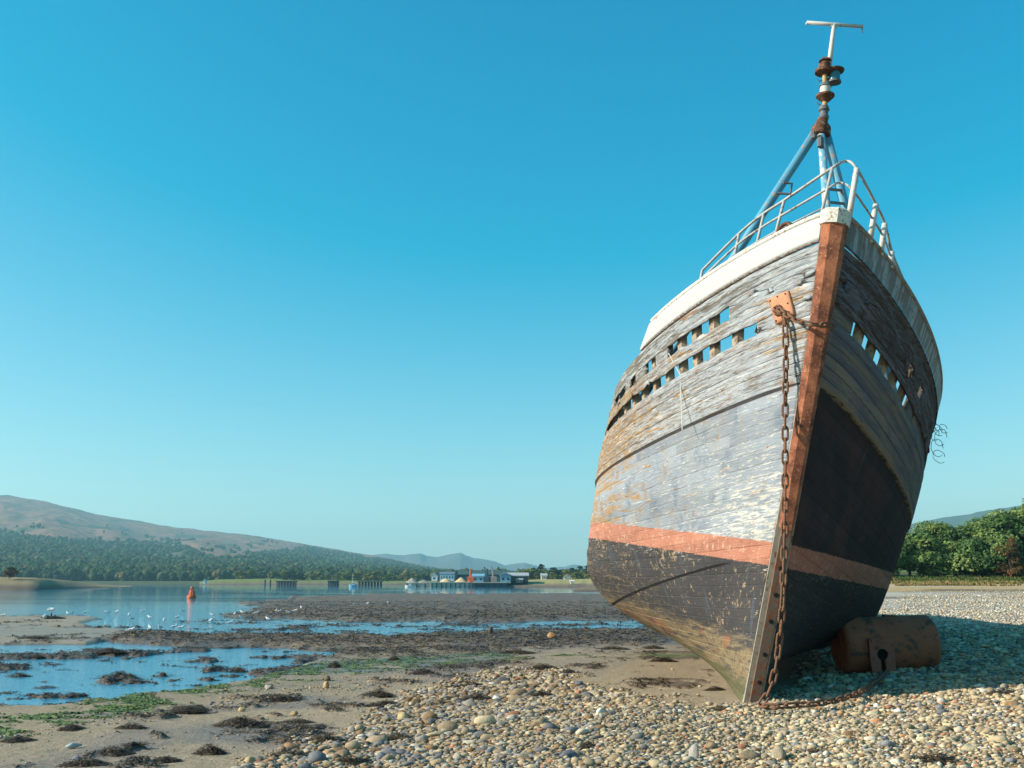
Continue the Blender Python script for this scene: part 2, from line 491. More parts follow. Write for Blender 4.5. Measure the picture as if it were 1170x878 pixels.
# ------------------------------------------------------------------ haze
def make_haze():
    mb = MB(); mb.box((0, 2500, 150), (13000, 7600, 310.0))
    m = bpy.data.materials.new('haze_air'); m.use_nodes = True; t = m.node_tree; t.nodes.clear()
    o = t.nodes.new('ShaderNodeOutputMaterial'); v = t.nodes.new('ShaderNodeVolumePrincipled')
    v.inputs['Color'].default_value = (*HAZE_COL, 1); v.inputs['Density'].default_value = HAZE_D
    v.inputs['Anisotropy'].default_value = 0.2
    t.links.new(v.outputs[0], o.inputs['Volume'])
    h = mb.build('haze', m); tag(h, kind='stuff')
if HAZE_D > 0: make_haze()
# ------------------------------------------------------------------ the hull form
HP = dict(x0=2.9451, y0=12.9381, z0=0.3734, yaw=7.3213, heel=10.1365, trim=1.1362, H=5.7641, Zmin=3.6769, A0=1.7533, crk=1.596, Bm=2.5964,
          vb=0.4122, q=2.9812, tum=0.0864, sm1=4.9575, sm0=8.7791, n1=1.9159, n0=0.6087, vbul=0.9452, vslot=0.8022, vwale=0.6647,
          zp1=2.0118, zp2=1.7374, zpsl=0.0039, m1=0.8987)

def hull_loc(a, v, side, off=0.0):
    """boat frame: X aft of the stem foot, Y towards the left in the picture, Z up the boat"""
    d = HP
    a, v = np.broadcast_arrays(np.asarray(a, float), np.asarray(v, float))
    Zs = d['Zmin'] + (d['H'] - d['Zmin']) * np.clip(1 - a / 11.0, 0, 1) ** 2 + .5 * np.clip((a - 13) / 8, 0, 1) ** 2
    z = v * Zs
    ast = d['A0'] * np.clip(1 - v, 0, 1) ** d['crk']
    A = a + ast * np.clip(1 - a / 6, 0, 1)
    sm = d['sm0'] + (d['sm1'] - d['sm0']) * v; n = d['n0'] + (d['n1'] - d['n0']) * v
    t = np.clip(a / sm, 0, 1)
    ent = (1 - (1 - t) ** n) ** d['m1']
    w = np.clip(v / d['vb'], 0, 1)
    sec = (1 - (1 - w) ** d['q']) * (1 - d['tum'] * np.clip((v - d['vb']) / (1 - d['vb']), 0, 1) ** 2)
    stern = np.clip((a - 12) / 8.5, 0, 1)
    st = np.clip(1 - stern ** 2.6, 0, 1) ** .7
    z = z + (1 - v) ** 2 * 1.6 * np.clip((a - 16) / 4.5, 0, 1) ** 2
    b = side * np.maximum(.10 + d['Bm'] * ent * sec * .97 * st + off, .02)
    return np.stack([A - d['A0'], b, z], -1)

def _bm():
    d = HP; yw, h, th = (math.radians(d[k]) for k in ('yaw', 'heel', 'trim'))
    def f(v):
        X, Y, Z = v
        X, Z = X * math.cos(th) - Z * math.sin(th), X * math.sin(th) + Z * math.cos(th)
        Y, Z = Y * math.cos(h) - Z * math.sin(h), Y * math.sin(h) + Z * math.cos(h)
        return Vector((d['x0'] + X * math.sin(yw) - Y * math.cos(yw), d['y0'] + X * math.cos(yw) + Y * math.sin(yw), d['z0'] + Z))
    o = f((0, 0, 0)); M = Matrix.Identity(4)
    for i, e in enumerate(((1, 0, 0), (0, 1, 0), (0, 0, 1))):
        c = f(e) - o
        for r in range(3): M[r][i] = c[r]
    for r in range(3): M[r][3] = o[r]
    return M
BOATM = _bm(); BOATI = BOATM.inverted()
BMN = np.array(BOATM)
def b2w(P): return P @ BMN[:3, :3].T + BMN[:3, 3]
def w2b(p): return BOATI @ Vector(p)
_A = np.linspace(0, 9, 361); _V = np.linspace(0, 1, 401)
_INV = {}
def hull_inv(px, py, side):
    if side not in _INV:
        W = b2w(hull_loc(_A[:, None], _V[None], side)); _INV[side] = (proj(W), W[..., 1])
    P, dep = _INV[side]
    dd = ((P - np.array((px, py))) ** 2).sum(-1)
    m = dd < max(6, dd.min() * 1.3 + .5)
    k = np.where(m, dep + dd * .05, 1e9).argmin(); i, j = np.unravel_index(k, dd.shape)
    return _A[i], _V[j]

boat = empty('fishing_boat', (0, 0, 0), 'large beached wooden fishing boat with peeling grey paint and rusty stem, leaning on the shingle', 'boat')
boat.matrix_world = BOATM

# ---- materials
def hull_material(side):
    n = N('hull_paint_' + ('sunny' if side > 0 else 'lee_shade'))
    uv = n.co('UV'); U = n.sep(uv)
    v = n.attr('v'); zl = n.attr('zl'); pid = n.attr('pid'); seam = n.attr('seam')
    aa = n.scl(uv, (1, 1, 1))
    st = n.scl(uv, (.55, 4.2, 1)); st2 = n.scl(uv, (1.6, 16, 1))
    big = n.noise(uv, .8, 4, .6); s1 = n.noise(st, 2.2, 6, .68, dist=.6); s2 = n.noise(st2, 2.5, 5, .7); fine = n.noise(uv, 38, 4, .7)
    chip = n.noise(n.scl(uv, (.7, 4.2, 1)), 7, 7, .76, dist=.5)
    vert = n.noise(n.scl(uv, (5, .5, 1), (3, 1, 0)), 1.6, 4, .6)
    grain = n.noise(n.scl(uv, (1.1, 34, 1)), 3.2, 5, .75); grit = n.noise(n.scl(uv, (1, 1.6, 1)), 34, 6, .8); flake = n.noise(n.scl(uv, (.9, 8, 1), (5, 2, 0)), 5.0, 8, .76, dist=.5)
    # plank to plank tone
    wn = n.t.nodes.new('ShaderNodeTexWhiteNoise'); wn.noise_dimensions = '2D'
    seg = n.mth('FLOOR', n.mth('DIVIDE', n.mth('ADD', U[0], n.mul(pid, 1.37)), 2.6))
    n.set(wn.inputs['Vector'], n.comb(seg, pid, 0)); tone = n.mth('MULTIPLY_ADD', wn.outputs['Value'], .30, .85)
    # bare weathered wood, with grain
    wood = n.mix(s2, lin(92, 82, 72), lin(176, 164, 148))
    wood = n.mix(n.ss(s1, .52, .68), wood, lin(176, 138, 92))
    # old grey-blue paint
    grey = n.mix(big, lin(128, 138, 150), lin(168, 174, 180))
    grey = n.mix(n.ss(n.noise(uv, 2.3, 5, .6), .5, .68), grey, lin(122, 134, 148))
    grey = n.mix(n.mul(n.ss(vert, .55, .75), .5), grey, lin(168, 150, 122))
    white = lin(200, 196, 186)
    near = n.ss(U[0], 3.6, .2)     # paint has worn whiter towards the stem
    lowband = n.ss(v, .60, .40)
    wz = n.mth('ADD', n.mth('ADD', chip, n.mul(near, n.mth('MULTIPLY_ADD', lowband, .10, .03))), n.mth('MULTIPLY_ADD', s1, .25, -.13))
    col = n.mix(n.ss(wz, .60, .66), grey, white)
    ochre = n.mix(fine, lin(132, 98, 64), lin(190, 158, 112))
    oz = n.mth('ADD', n.mth('ADD', s1, n.mul(n.ss(U[0], 1.6, 5.6), .19)), n.mul(n.ss(v, .60, .72), .10))
    oz = n.mth('ADD', oz, n.mul(n.ss(v, .78, .66), -.03))
    col = n.mix(n.mul(n.ss(oz, .60, .70), n.ss(chip, .36, .52)), col, ochre)
    # rust weeping from fastenings
    rf = n.vor(n.scl(uv, (1.6, 3.1, 1)), 1.6, 'F1'); col = n.mix(n.mul(n.ss(rf, .075, .03), .85), col, lin(142, 86, 52))
    # upper planks: weathered wood with only remains of paint
    up = n.ss(v, .660, .672)
    upc = n.mix(n.ss(n.mth('ADD', n.mth('ADD', s1, n.mul(n.mth('SUBTRACT', fine, .5), .35)), n.mul(near, .08)), .42, .52), wood, n.mix(chip, lin(122, 134, 148), lin(196, 198, 198)))
    upc = n.mix(n.mul(n.ss(oz, .62, .72), n.ss(chip, .42, .5)), upc, ochre)
    tp = n.ss(v, .85, .90); dark = n.mix(s2, lin(66, 60, 54), lin(150, 148, 142))
    topc = n.mix(n.ss(n.mth('ADD', s1, n.mul(near, .10)), .50, .56), dark, n.mix(chip, lin(112, 132, 150), lin(206, 208, 206)))
    topc = n.mix(n.ss(n.noise(st, 1.1, 5, .6, dist=.3), .62, .68), topc, lin(60, 88, 96))
    upc = n.mix(n.mul(tp, .85), upc, topc)
    upc = n.mix(n.mul(n.ss(s2, .50, .66), .6), upc, lin(84, 68, 56))
    if side > 0:
        col = n.mix(up, col, upc)
        col = n.mix(n.mul(n.ss(chip, .60, .67), n.mul(up, .8)), col, lin(88, 74, 62))
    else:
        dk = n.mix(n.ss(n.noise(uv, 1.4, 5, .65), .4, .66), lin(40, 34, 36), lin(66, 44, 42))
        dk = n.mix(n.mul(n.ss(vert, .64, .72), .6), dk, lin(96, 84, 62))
        lee_shade = n.mix(n.ss(chip, .6, .64), lin(100, 98, 106), lin(82, 70, 66))  # same grey paint as the sunny side, darkened to hold its shade
        lee_shade = n.mix(n.mul(n.ss(U[0], 2.2, 5.5), n.ss(s1, .42, .6)), lee_shade, lin(128, 116, 104))
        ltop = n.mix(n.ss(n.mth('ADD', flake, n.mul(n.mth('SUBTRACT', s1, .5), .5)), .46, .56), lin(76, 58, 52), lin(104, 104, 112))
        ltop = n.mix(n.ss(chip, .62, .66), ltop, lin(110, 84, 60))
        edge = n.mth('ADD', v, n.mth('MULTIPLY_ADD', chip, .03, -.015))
        lee_shade = n.mix(n.ss(v, .815, .83), lee_shade, ltop)
        lee_shade = n.mix(n.mul(n.ss(edge, .682, .675), .8), lee_shade, lin(130, 108, 82))
        col = n.mix(n.ss(edge, .663, .668), dk, lee_shade)
    if side > 0:
        lo_ = n.ss(v, .672, .660)
        # above the wale: broken skin of paint, dark raw wood, white and rust flecks
        col = n.mix(n.mul(n.mul(n.ss(flake, .55, .59), up), .85), col, n.mix(grit, lin(64, 54, 48), lin(120, 98, 76)))
        col = n.mix(n.mul(n.mul(n.ss(flake, .44, .40), up), .7), col, lin(214, 212, 204))
        col = n.mix(n.mul(n.mul(n.ss(n.noise(n.scl(uv, (.7, 3, 1), (9, 4, 0)), 2.0, 6, .7), .58, .66), n.ss(flake, .45, .52)), n.mul(up, .8)), col, lin(150, 104, 68))
        # below it: faded drips, small chips along the seams
        col = n.mix(n.mul(n.mul(n.ss(n.noise(n.scl(uv, (7, .8, 1), (2, 7, 0)), 1.5, 5, .65), .54, .66), n.ss(U[0], 1.2, 3.4)), n.mul(lo_, .55)), col, lin(176, 150, 112))
        nearseam = n.mth('ADD', flake, n.mul(seam, .10))
        col = n.mix(n.mul(n.ss(nearseam, .60, .63), n.mul(lo_, .9)), col, lin(226, 222, 212))
        col = n.mix(n.mul(n.ss(n.noise(n.scl(uv, (1, 2, 1), (3, 3, 0)), 19, 4, .7), .68, .72), lo_), col, lin(120, 88, 62))
        st_ = n.mul(n.ss(n.noise(uv, 2.1, 3, .5), .62, .70), n.ss(flake, .40, .50))
        col = n.mix(n.mul(st_, .6), col, lin(150, 118, 84))
    else:
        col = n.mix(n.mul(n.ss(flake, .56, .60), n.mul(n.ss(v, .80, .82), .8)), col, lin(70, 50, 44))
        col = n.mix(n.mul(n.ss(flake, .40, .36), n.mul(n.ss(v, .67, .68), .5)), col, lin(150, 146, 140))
    col = n.val(col, n.mul(n.mth('MULTIPLY_ADD', grain, .55, .72), n.mth('MULTIPLY_ADD', grit, .5, .75)))
    # waterline stripe
    zn = n.mth('ADD', zl, n.mth('MULTIPLY_ADD', chip, .07, -.035)); zn = n.mth('ADD', zn, n.mth('MULTIPLY_ADD', fine, .03, -.015))
    pink = n.mix(n.noise(uv, 3, 5, .6), lin(162, 100, 80), lin(200, 144, 120))
    pink = n.mix(n.mul(n.ss(chip, .60, .66), .7), pink, lin(214, 178, 150))
    # black below
    blk = n.mix(big, lin(50, 49, 52), lin(80, 78, 78))
    blk = n.mix(n.mul(n.ss(n.mth('ADD', s1, n.mul(n.ss(U[0], 2, 6.5), .12)), .62, .80), .5), blk, lin(140, 122, 96))
    blk = n.mix(n.ss(n.mth('ADD', chip, n.mul(n.ss(U[0], 2.5, 7), .08)), .665, .70), blk, lin(190, 160, 120))
    blk = n.mix(n.mul(n.ss(zn, 1.60, 1.70), n.mul(n.ss(chip, .54, .60), n.ss(n.noise(uv, .9, 2, .5), .42, .6))), blk, lin(206, 196, 180))
    sp1 = n.noise(uv, 9, 8, .82, dist=.5); clus = n.noise(uv, .7, 3, .6)
    blk = n.mix(n.mul(n.ss(n.mth('ADD', sp1, n.mul(clus, .25)), .70, .74), .8), blk, lin(196, 168, 134))
    drip = n.noise(n.scl(uv, (9, .9, 1)), 2.0, 5, .6); blk = n.mix(n.mul(n.ss(drip, .62, .74), .25), blk, lin(150, 136, 118))
    blk = n.mix(n.mul(n.ss(n.noise(n.scl(uv, (5, .8, 1), (8, 0, 0)), 1.4, 4, .5), .58, .68), .35), blk, lin(90, 104, 120))
    blk = n.val(blk, n.mth('MULTIPLY_ADD', grit, .6, .7)); pink = n.val(pink, n.mth('MULTIPLY_ADD', grit, .36, .84))
    pink = n.mix(n.mul(n.ss(sp1, .565, .60), .65), pink, lin(226, 206, 180)); pink = n.mix(n.mul(n.ss(sp1, .44, .40), .55), pink, lin(140, 88, 70))
    low = n.mix(chip, lin(122, 108, 84), lin(178, 156, 118)); low = n.mix(n.mul(n.ss(sp1, .50, .56), .7), low, lin(76, 72, 66))
    low = n.mix(n.ss(n.noise(n.scl(uv, (.4, 3, 1)), 2.4, 4, .6), .52, .62), low, lin(92, 84, 76))
    low = n.mix(n.mul(n.ss(n.noise(uv, 1.7, 4, .6), .56, .64), .6), low, lin(168, 96, 66))
    lz = n.mth('ADD', zl, n.mth('MULTIPLY_ADD', s1, .7, -.35))
    blk = n.mix(n.mul(n.ss(lz, .86, .66), .92), blk, low)
    if side < 0: blk = n.mix(.75, blk, lin(38, 34, 36))  # bottom paint darkened further on this side, shade put into the colour
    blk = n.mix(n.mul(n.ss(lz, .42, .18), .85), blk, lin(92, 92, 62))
    if side < 0: pink = n.mix(.3, pink, lin(150, 78, 62))  # stripe tinted darker and redder for the shade on this side
    col = n.mix(n.ss(zn, 2.006, 2.018), pink, col)
    col = n.mix(n.ss(zn, 1.742, 1.732), col, blk)
    col = n.val(col, tone)
    crack = n.ss(n.noise(n.scl(uv, (.8, 22, 1)), 3, 4, .6), .40, .34)
    col = n.mix(n.mul(crack, .35), col, lin(54, 48, 44))
    sd = n.mix(n.ss(n.noise(n.scl(uv, (.8, 2, 1)), 2, 3, .6), .4, .6), (.25, .25, .25), (.85, .85, .85))
    sdk = n.mul(n.ss(seam, .35, 1.0), n.mth('MULTIPLY_ADD', n.sep(sd)[0], n.mth('ADD', n.mth('MULTIPLY_ADD', n.ss(zn, 1.60, 1.80), .55, .25), n.mul(up, .3)), n.mul(up, .35)))
    col = n.mix(sdk, col, lin(44, 40, 38))
    if side > 0:
        col = n.mix(n.mul(n.ss(n.mth('ABSOLUTE', n.mth('SUBTRACT', v, .6650)), .0036, .0018), .85), col, lin(40, 34, 32))
        cv = n.mth('SUBTRACT', .322, n.mth('MULTIPLY', n.mth('POWER', U[0], 1.4), .0084))
        cw = n.mth('ABSOLUTE', n.mth('SUBTRACT', v, cv))
        col = n.mix(n.mul(n.ss(cw, .0042, .0028), n.ss(U[0], .8, 1.2)), col, lin(26, 22, 22))
    hh = n.mth('ADD', n.mul(s2, .6), n.mul(chip, .9)); hh = n.mth('ADD', n.mth('ADD', hh, n.mul(fine, .35)), n.mth('ADD', n.mul(grain, .8), n.mul(flake, .9)))
    n.bump(hh, .55, .022)
    return n.done(col, .82, spec=.25)

# ---- strakes
def girth_table(a=3.0):
    vs = np.linspace(0, 1, 800); P = hull_loc(a, vs, 1); g = np.concatenate([[0], np.cumsum(np.sqrt((np.diff(P, axis=0) ** 2).sum(-1)))]); return vs, g
VS, GT = girth_table()
def v_rows():
    # plank edges: even girth below the wale, fixed lines above it
    g0 = np.interp(.6647, VS, GT); k = 25
    low = np.interp(np.linspace(0, g0, k + 1), GT, VS); low[-1] = .6647
    up = [.687, .710, .733, .756, .779, .8035, .830, .849, .8675, .8945, .911, .929, .9452]
    return list(low) + up
EDGES = v_rows()
GAP_LOW = (.8035, .830); GAP_UP = (.8675, .8945)
FR_LEFT = [.68, 1.06, 1.46, 1.80, 2.12, 2.46, 2.84, 3.22, 3.6, 4.0, 4.4, 4.8]
FR_RIGHT = [.36, .64, .95, 1.31, 1.68, 2.05, 2.42, 2.8, 3.2, 3.6, 4.0, 4.4, 4.8]
LOWG = {1: [(.66, 5.2)], -1: [(.36, 2.2)]}
UPG = {1: [(1.06, 2.30), (2.62, 2.95), (3.3, 3.55), (3.75, 4.5)], -1: [(1.75, 1.95), (2.3, 2.5)]}

def build_hull(side):
    brk = sorted({x for g in LOWG[side] + UPG[side] for x in g})
    st = list(np.concatenate([np.linspace(0, .5, 14), np.linspace(.55, 6, 90), np.linspace(6.2, 20.4, 50)]))
    st = np.array(sorted(set(np.round(st + brk, 4))))
    rows = []; vals = []; seam = []; pid = []
    e = EDGES
    for i in range(len(e) - 1):
        a, b = e[i], e[i + 1]
        dg = np.interp(a, VS, GT); dh = np.interp(b, VS, GT); L = max(dh - dg, .02)
        k = min((.0105 if a > .66 else .007) / L, .15)
        for fr, s in ((0, 1), (k, 0), (2.2 * k, 0), (1 - 2.2 * k, 0), (1 - k, 0)):
            vals.append(a + (b - a) * fr); seam.append(s); pid.append(i)
    vals.append(e[-1]); seam.append(1); pid.append(len(e) - 1)
    vals = np.array(vals); seam = np.array(seam, float); pid = np.array(pid, float)
    Aq, Vq = np.meshgrid(st, vals, indexing='ij')
    off = -.010 * seam[None] - .006 * seam[None] * (Vq > .66) + .012 * np.sin(pid[None] * 2.1 + 0) * 0
    # slightly proud wale above its lower edge, and the clenched bilge plank
    off = off + (.035 * ((Vq > .6655) & (Vq < .80)) + .02 * (Vq > .828)) * sstep(0, .4, Aq)
    jit = (vnoise(st[:, None] * .9 + pid[None] * 7.7, pid[None] * 3.3, 5) - .5) * .010 * (Vq > .30) * sstep(0, .5, Aq)
    gj = np.zeros_like(Vq)
    for e_ in (GAP_LOW[0], GAP_LOW[1], GAP_UP[0], GAP_UP[1]):
        gj = gj + (np.abs(Vq - e_) < .0045) * (fbm(Aq * 5 + e_ * 90, Aq * 0 + e_ * 33, 4, 61) - .5) * .016
    P = hull_loc(Aq, Vq + gj, side, off + jit)
    G = np.interp(Vq, VS, GT)
    uv = np.stack([Aq + 20 * (side < 0), G], -1).reshape(-1, 2)
    keep = np.ones((len(st) - 1, len(vals) - 1), bool)
    for gap, lst in ((GAP_LOW, LOWG[side]), (GAP_UP, UPG[side])):
        for j in range(len(vals) - 1):
            m = (vals[j] + vals[j + 1]) / 2
            if gap[0] < m < gap[1]:
                for i in range(len(st) - 1):
                    c = (st[i] + st[i + 1]) / 2
                    if any(g[0] < c < g[1] for g in lst): keep[i, j] = False
    zl = P[..., 2] - HP['zpsl'] * (Aq)
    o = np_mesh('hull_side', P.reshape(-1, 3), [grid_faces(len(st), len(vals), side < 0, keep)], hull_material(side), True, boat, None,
                dict(v=Vq.ravel(), zl=zl.ravel(), seam=np.broadcast_to(seam[None], Vq.shape).ravel(), pid=np.broadcast_to(pid[None], Vq.shape).ravel()), uv)
    sm = o.modifiers.new('thick', 'SOLIDIFY'); sm.thickness = .045; sm.offset = -1
    o['label'] = 'planked hull side in flaking grey paint' if side > 0 else 'shaded hull side with dark lower planks'
    return o
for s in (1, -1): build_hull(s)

# ---- frames, deck, bulwark
M_frame = simple('weathered_frame_timber', lin(168, 150, 128), .35, 5, .9, lin(112, 98, 84), bump=.5)
M_deck = simple('deck_timber', lin(92, 84, 74), .3, 3, .9)
def frame(a, side):
    vs = np.linspace(.70, .93, 9); w = .045; V = []
    for v in vs:
        for da, of in ((-w, -.050), (w, -.050), (w, -.13), (-w, -.13)):
            V.append(hull_loc(a + da, v, side, of))
    Fs = []
    for k in range(len(vs) - 1):
        for j in range(4): Fs.append((k * 4 + j, k * 4 + (j + 1) % 4, k * 4 + 4 + (j + 1) % 4, k * 4 + 4 + j))
    Fs += [(3, 2, 1, 0), tuple((len(vs) - 1) * 4 + j for j in range(4))]
    MB().add(V, Fs).build('frame', M_frame, boat)
for a in FR_LEFT: frame(a, 1)
for a in FR_RIGHT: frame(a, -1)
def deck():
    st = np.concatenate([np.linspace(.15, 3, 16), np.linspace(3.4, 20, 26)]); k = 9
    V = []
    for a in st:
        l = hull_loc(a, .70, 1, -.09); r = hull_loc(a, .70, -1, -.09)
        for j in range(k):
            t = j / (k - 1); p = l * (1 - t) + r * t; p = p.copy(); p[2] += .10 * math.sin(PI * t); V.append(p)
    np_mesh('deck', np.array(V), [grid_faces(len(st), k)], M_deck, True, boat)
deck()

def bulwark_mat(side):
    n = N('bulwark_plate_' + ('white' if side > 0 else 'lee_shade')); uv = n.co('UV'); U = n.sep(uv)
    ch = n.noise(uv, 5, 7, .72); fi = n.noise(uv, 30, 5, .7); vt = n.noise(n.scl(uv, (6, .7, 1)), 2.2, 4, .6)
    if side > 0:
        c = n.mix(fi, lin(170, 172, 172), lin(198, 199, 198))
        c = n.mix(n.ss(n.mth('ADD', ch, n.mul(fi, .15)), .70, .74), c, lin(150, 128, 108))
        c = n.mix(n.mul(n.ss(U[1], .05, .0), n.ss(fi, .4, .55)), c, lin(120, 96, 76))
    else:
        c = n.mix(n.ss(vt, .44, .60), lin(112, 106, 104), lin(150, 160, 162))  # white plate toned teal-grey on this side, shade put into the colour
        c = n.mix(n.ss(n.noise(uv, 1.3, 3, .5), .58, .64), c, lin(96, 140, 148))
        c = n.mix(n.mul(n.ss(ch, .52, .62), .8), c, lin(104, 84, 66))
    n.bump(ch, .3, .01)
    return n.done(c, .6)
def bulwark(side):
    st = np.concatenate([np.linspace(0.0, 3.05, 60), np.linspace(3.2, 14, 40)])
    a_end = 3.05 if side > 0 else 14
    st = st[st <= a_end]
    vv = np.array([.9452, .955, .97, .985, 1.0])
    outer = []; inner = []
    for a in st:
        cut = 1.0
        if side > 0 and a > 2.72: cut = 1 - (a - 2.72) / .33 * .9
        for v in vv:
            v2 = .9452 + (v - .9452) * cut
            outer.append(hull_loc(a, v2, side, .045)); inner.append(hull_loc(a, v2, side, -.0))
    V = np.array(outer + inner); m = len(outer); nc = len(vv); nr = len(st)
    f = [grid_faces(nr, nc, side > 0), grid_faces(nr, nc, side < 0) + m]
    top = []; bot = []
    for i in range(nr - 1):
        top.append((i * nc + nc - 1, (i + 1) * nc + nc - 1, m + (i + 1) * nc + nc - 1, m + i * nc + nc - 1)); bot.append((i * nc, m + i * nc, m + (i + 1) * nc, (i + 1) * nc))
    f += [np.array(top), np.array(bot)]
    u = np.repeat(st, nc); g = np.tile((vv - .9452) * 5.5, nr); uv = np.stack([u, g], -1); uv = np.concatenate([uv, uv])
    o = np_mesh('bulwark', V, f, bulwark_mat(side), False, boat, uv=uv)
    if side > 0: o['label'] = 'white painted steel bulwark'
    # rounded capping bar along the top
    mb = MB(); mb.tube([hull_loc(a, 1.0, side, .022) + np.array((0, 0, .012)) for a in st if a < (2.72 if side > 0 else 14)], .034, 8)
    mb.build('capping_rail', M_cap if side > 0 else M_caplee_shade, boat, True)
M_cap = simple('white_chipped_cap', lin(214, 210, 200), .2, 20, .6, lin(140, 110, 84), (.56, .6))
M_caplee_shade = simple('lee_cap_shade', lin(150, 140, 128), .3, 20, .7, lin(110, 84, 66), (.5, .6))  # darker copy of the white cap, shade put into its colour
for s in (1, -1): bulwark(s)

# ---- stem
def rust_stem():
    n = N('stem_rust'); P = n.co(); a = n.noise(P, 4, 6, .65); b = n.noise(P, 55, 5, .75); sp = n.noise(P, 26, 6, .75)
    c = n.mix(n.ss(a, .35, .65), lin(104, 62, 48), lin(178, 112, 80)); c = n.mix(n.mul(n.ss(sp, .56, .64), .7), c, lin(206, 152, 112)); c = n.mix(n.mul(n.ss(sp, .40, .34), .8), c, lin(84, 50, 40))
    c = n.val(c, n.mth('MULTIPLY_ADD', b, .7, .62)); n.bump(n.mth('ADD', b, sp), .7, .012); return n.done(c, .85)
M_rust = rust_stem()
M_rust2 = simple('stem_worn_metal', lin(112, 98, 88), .3, 6, .75, lin(128, 78, 50), (.48, .6), .4, 24)
M_stemwood = simple('stem_timber_weathered', lin(168, 158, 144), .3, 5, .9, lin(112, 92, 74), (.52, .62), .6, 18)
def stem_sweep(name, v0, v1, sec, mat, ext=0, label=None):
    """sec(v) -> list of (forward, sideways) points, ordered"""
    vs = np.linspace(v0, v1, 34); V = []; k = None
    for v in vs:
        p = hull_loc(0, v, 1); p2 = hull_loc(0, min(v + .01, 1), 1); p1 = hull_loc(0, max(v - .01, 0), 1)
        t = (p2 - p1); t[1] = 0; t /= np.linalg.norm(t); nf = np.array((-t[2], 0, t[0]))
        if nf[0] > 0: nf = -nf
        c = np.array((p[0], 0, p[2])) + (t * ext if v == vs[-1] else 0)
        s = sec(v); k = len(s)
        for (fw, sd) in s: V.append(c + nf * fw + np.array((0, sd, 0)))
    Fs = []
    for i in range(len(vs) - 1):
        for j in range(k): Fs.append((i * k + j, i * k + (j + 1) % k, (i + 1) * k + (j + 1) % k, (i + 1) * k + j))
    Fs += [tuple(range(k - 1, -1, -1)), tuple((len(vs) - 1) * k + j for j in range(k))]
    o = MB().add(V, Fs).build(name, mat, boat)
    if label: o['label'] = label
    return o
def w_st(v): return .105 + .02 * max(0, v - .7) / .3
stem_sweep('stem_timber', 0, .985, lambda v: [(-.10, w_st(v) - .002), (.055, w_st(v)), (.055, -w_st(v)), (-.10, -w_st(v) + .002)], M_stemwood)
def band(v):
    w = np.interp(v, [.40, .5, .8, 1], [.085, .10, .118, .150]); sh = np.interp(v, [.3, .48], [-.02, 0])
    return [(.052, w + sh), (.085, w + sh), (.150, w * .42 + sh), (.155, -w * .55 + sh), (.085, -w + sh), (.052, -w + sh)]
stem_sweep('stem_band', .385, .985, band, M_rust, -.02, 'rust red steel band on the stem')
def shoe(v): return [(.052, .045), (.10, .04), (.104, -.075), (.052, -.09)]
lower = stem_sweep('stem_shoe', .0, .388, shoe, M_rust2, 0, 'worn steel shoe with boltholes')
M_black = simple('bolt_hole_black', lin(22, 20, 20), .1, 5, .9)
for v in (.30, .245, .19, .12, .06):
    p = hull_loc(0, v, 1); c = Vector((p[0] - .104, -.028, p[2]))
    b = MB(); b.lathe([(.030, 0), (.030, .012), (.022, .022)], 12, Matrix.Translation(c) @ Matrix.Rotation(-PI / 2, 4, 'Y') @ Matrix.Translation((0, 0, -.002)))
    b.build('bolt_hole_dark', M_black, lower)  # black discs stand for the shade inside the bolt holes
for k in range(9):
    v = .44 + k * .065
    p = hull_loc(0, v, 1); c = Vector((p[0] - .157 - .0, (.012 if k % 2 else -.03), p[2] + .06))
# ------------------------------------------------------------------ boat fittings
def V3(a): return Vector([float(x) for x in a])
M_rail = simple('rail_galvanised', lin(176, 176, 172), .25, 9, .6, lin(120, 92, 74), (.56, .64))
M_blue = simple('mast_blue_paint', lin(96, 160, 186), .2, 4, .6, lin(170, 150, 138), (.56, .62))
M_blue2 = simple('mast_blue_worn', lin(110, 166, 186), .2, 5, .6, lin(206, 196, 188), (.48, .54))
M_brownr = simple('lamp_rust', lin(92, 60, 46), .4, 14, .8, lin(150, 110, 76), (.54, .62))
M_white = simple('mast_white_paint', lin(206, 202, 194), .2, 10, .6, lin(150, 120, 96), (.58, .66))
M_glass = simple('lamp_glass_teal', lin(60, 120, 136), .3, 10, .25)
M_gunmetal = simple('lamp_grey', lin(104, 104, 106), .3, 14, .6)
M_ochre = simple('mast_ochre', lin(186, 150, 100), .3, 12, .7)

# guard rail on the bow
BZ = Vector((0, 0, 1))
POSTS = {1: [(801, 324, 802.5, 309), (840, 302, 844.6, 267), (866, 285, 873, 244), (888, 274, 896, 229), (939, 247, 951, 192)],
         -1: [(969, 250, 979, 193), (994.6, 273, 1001, 234), (1005, 288, 1011, 256), (1015, 306, 1019, 288)]}
rail = bpy.data.objects.new('guard_rail', None); link(rail, boat); rail.empty_display_size = .2
tops = {}; mids = {}; bases = {}
for s in (1, -1):
    tops[s] = []; mids[s] = []; bases[s] = []
    for (bx, by, tx, ty) in POSTS[s]:
        a, v = hull_inv(bx, by, s)
        base = V3(hull_loc(a, 1.0, s, .02)); bw = BOATM @ base
        topw = at_y(tx, ty, bw.y + .02); top = BOATI @ topw
        bases[s].append(base); tops[s].append(top); mids[s].append(base.lerp(top, .56))
        m = MB(); m.tube([base - BZ * .03, top], .019 if s > 0 else .034, 8); m.build('post', M_rail if s > 0 else M_white, rail, True)
peak = BOATI @ at_y(967, 184.5, 11.15); pk2 = BOATI @ at_y(960, 209, 11.1)
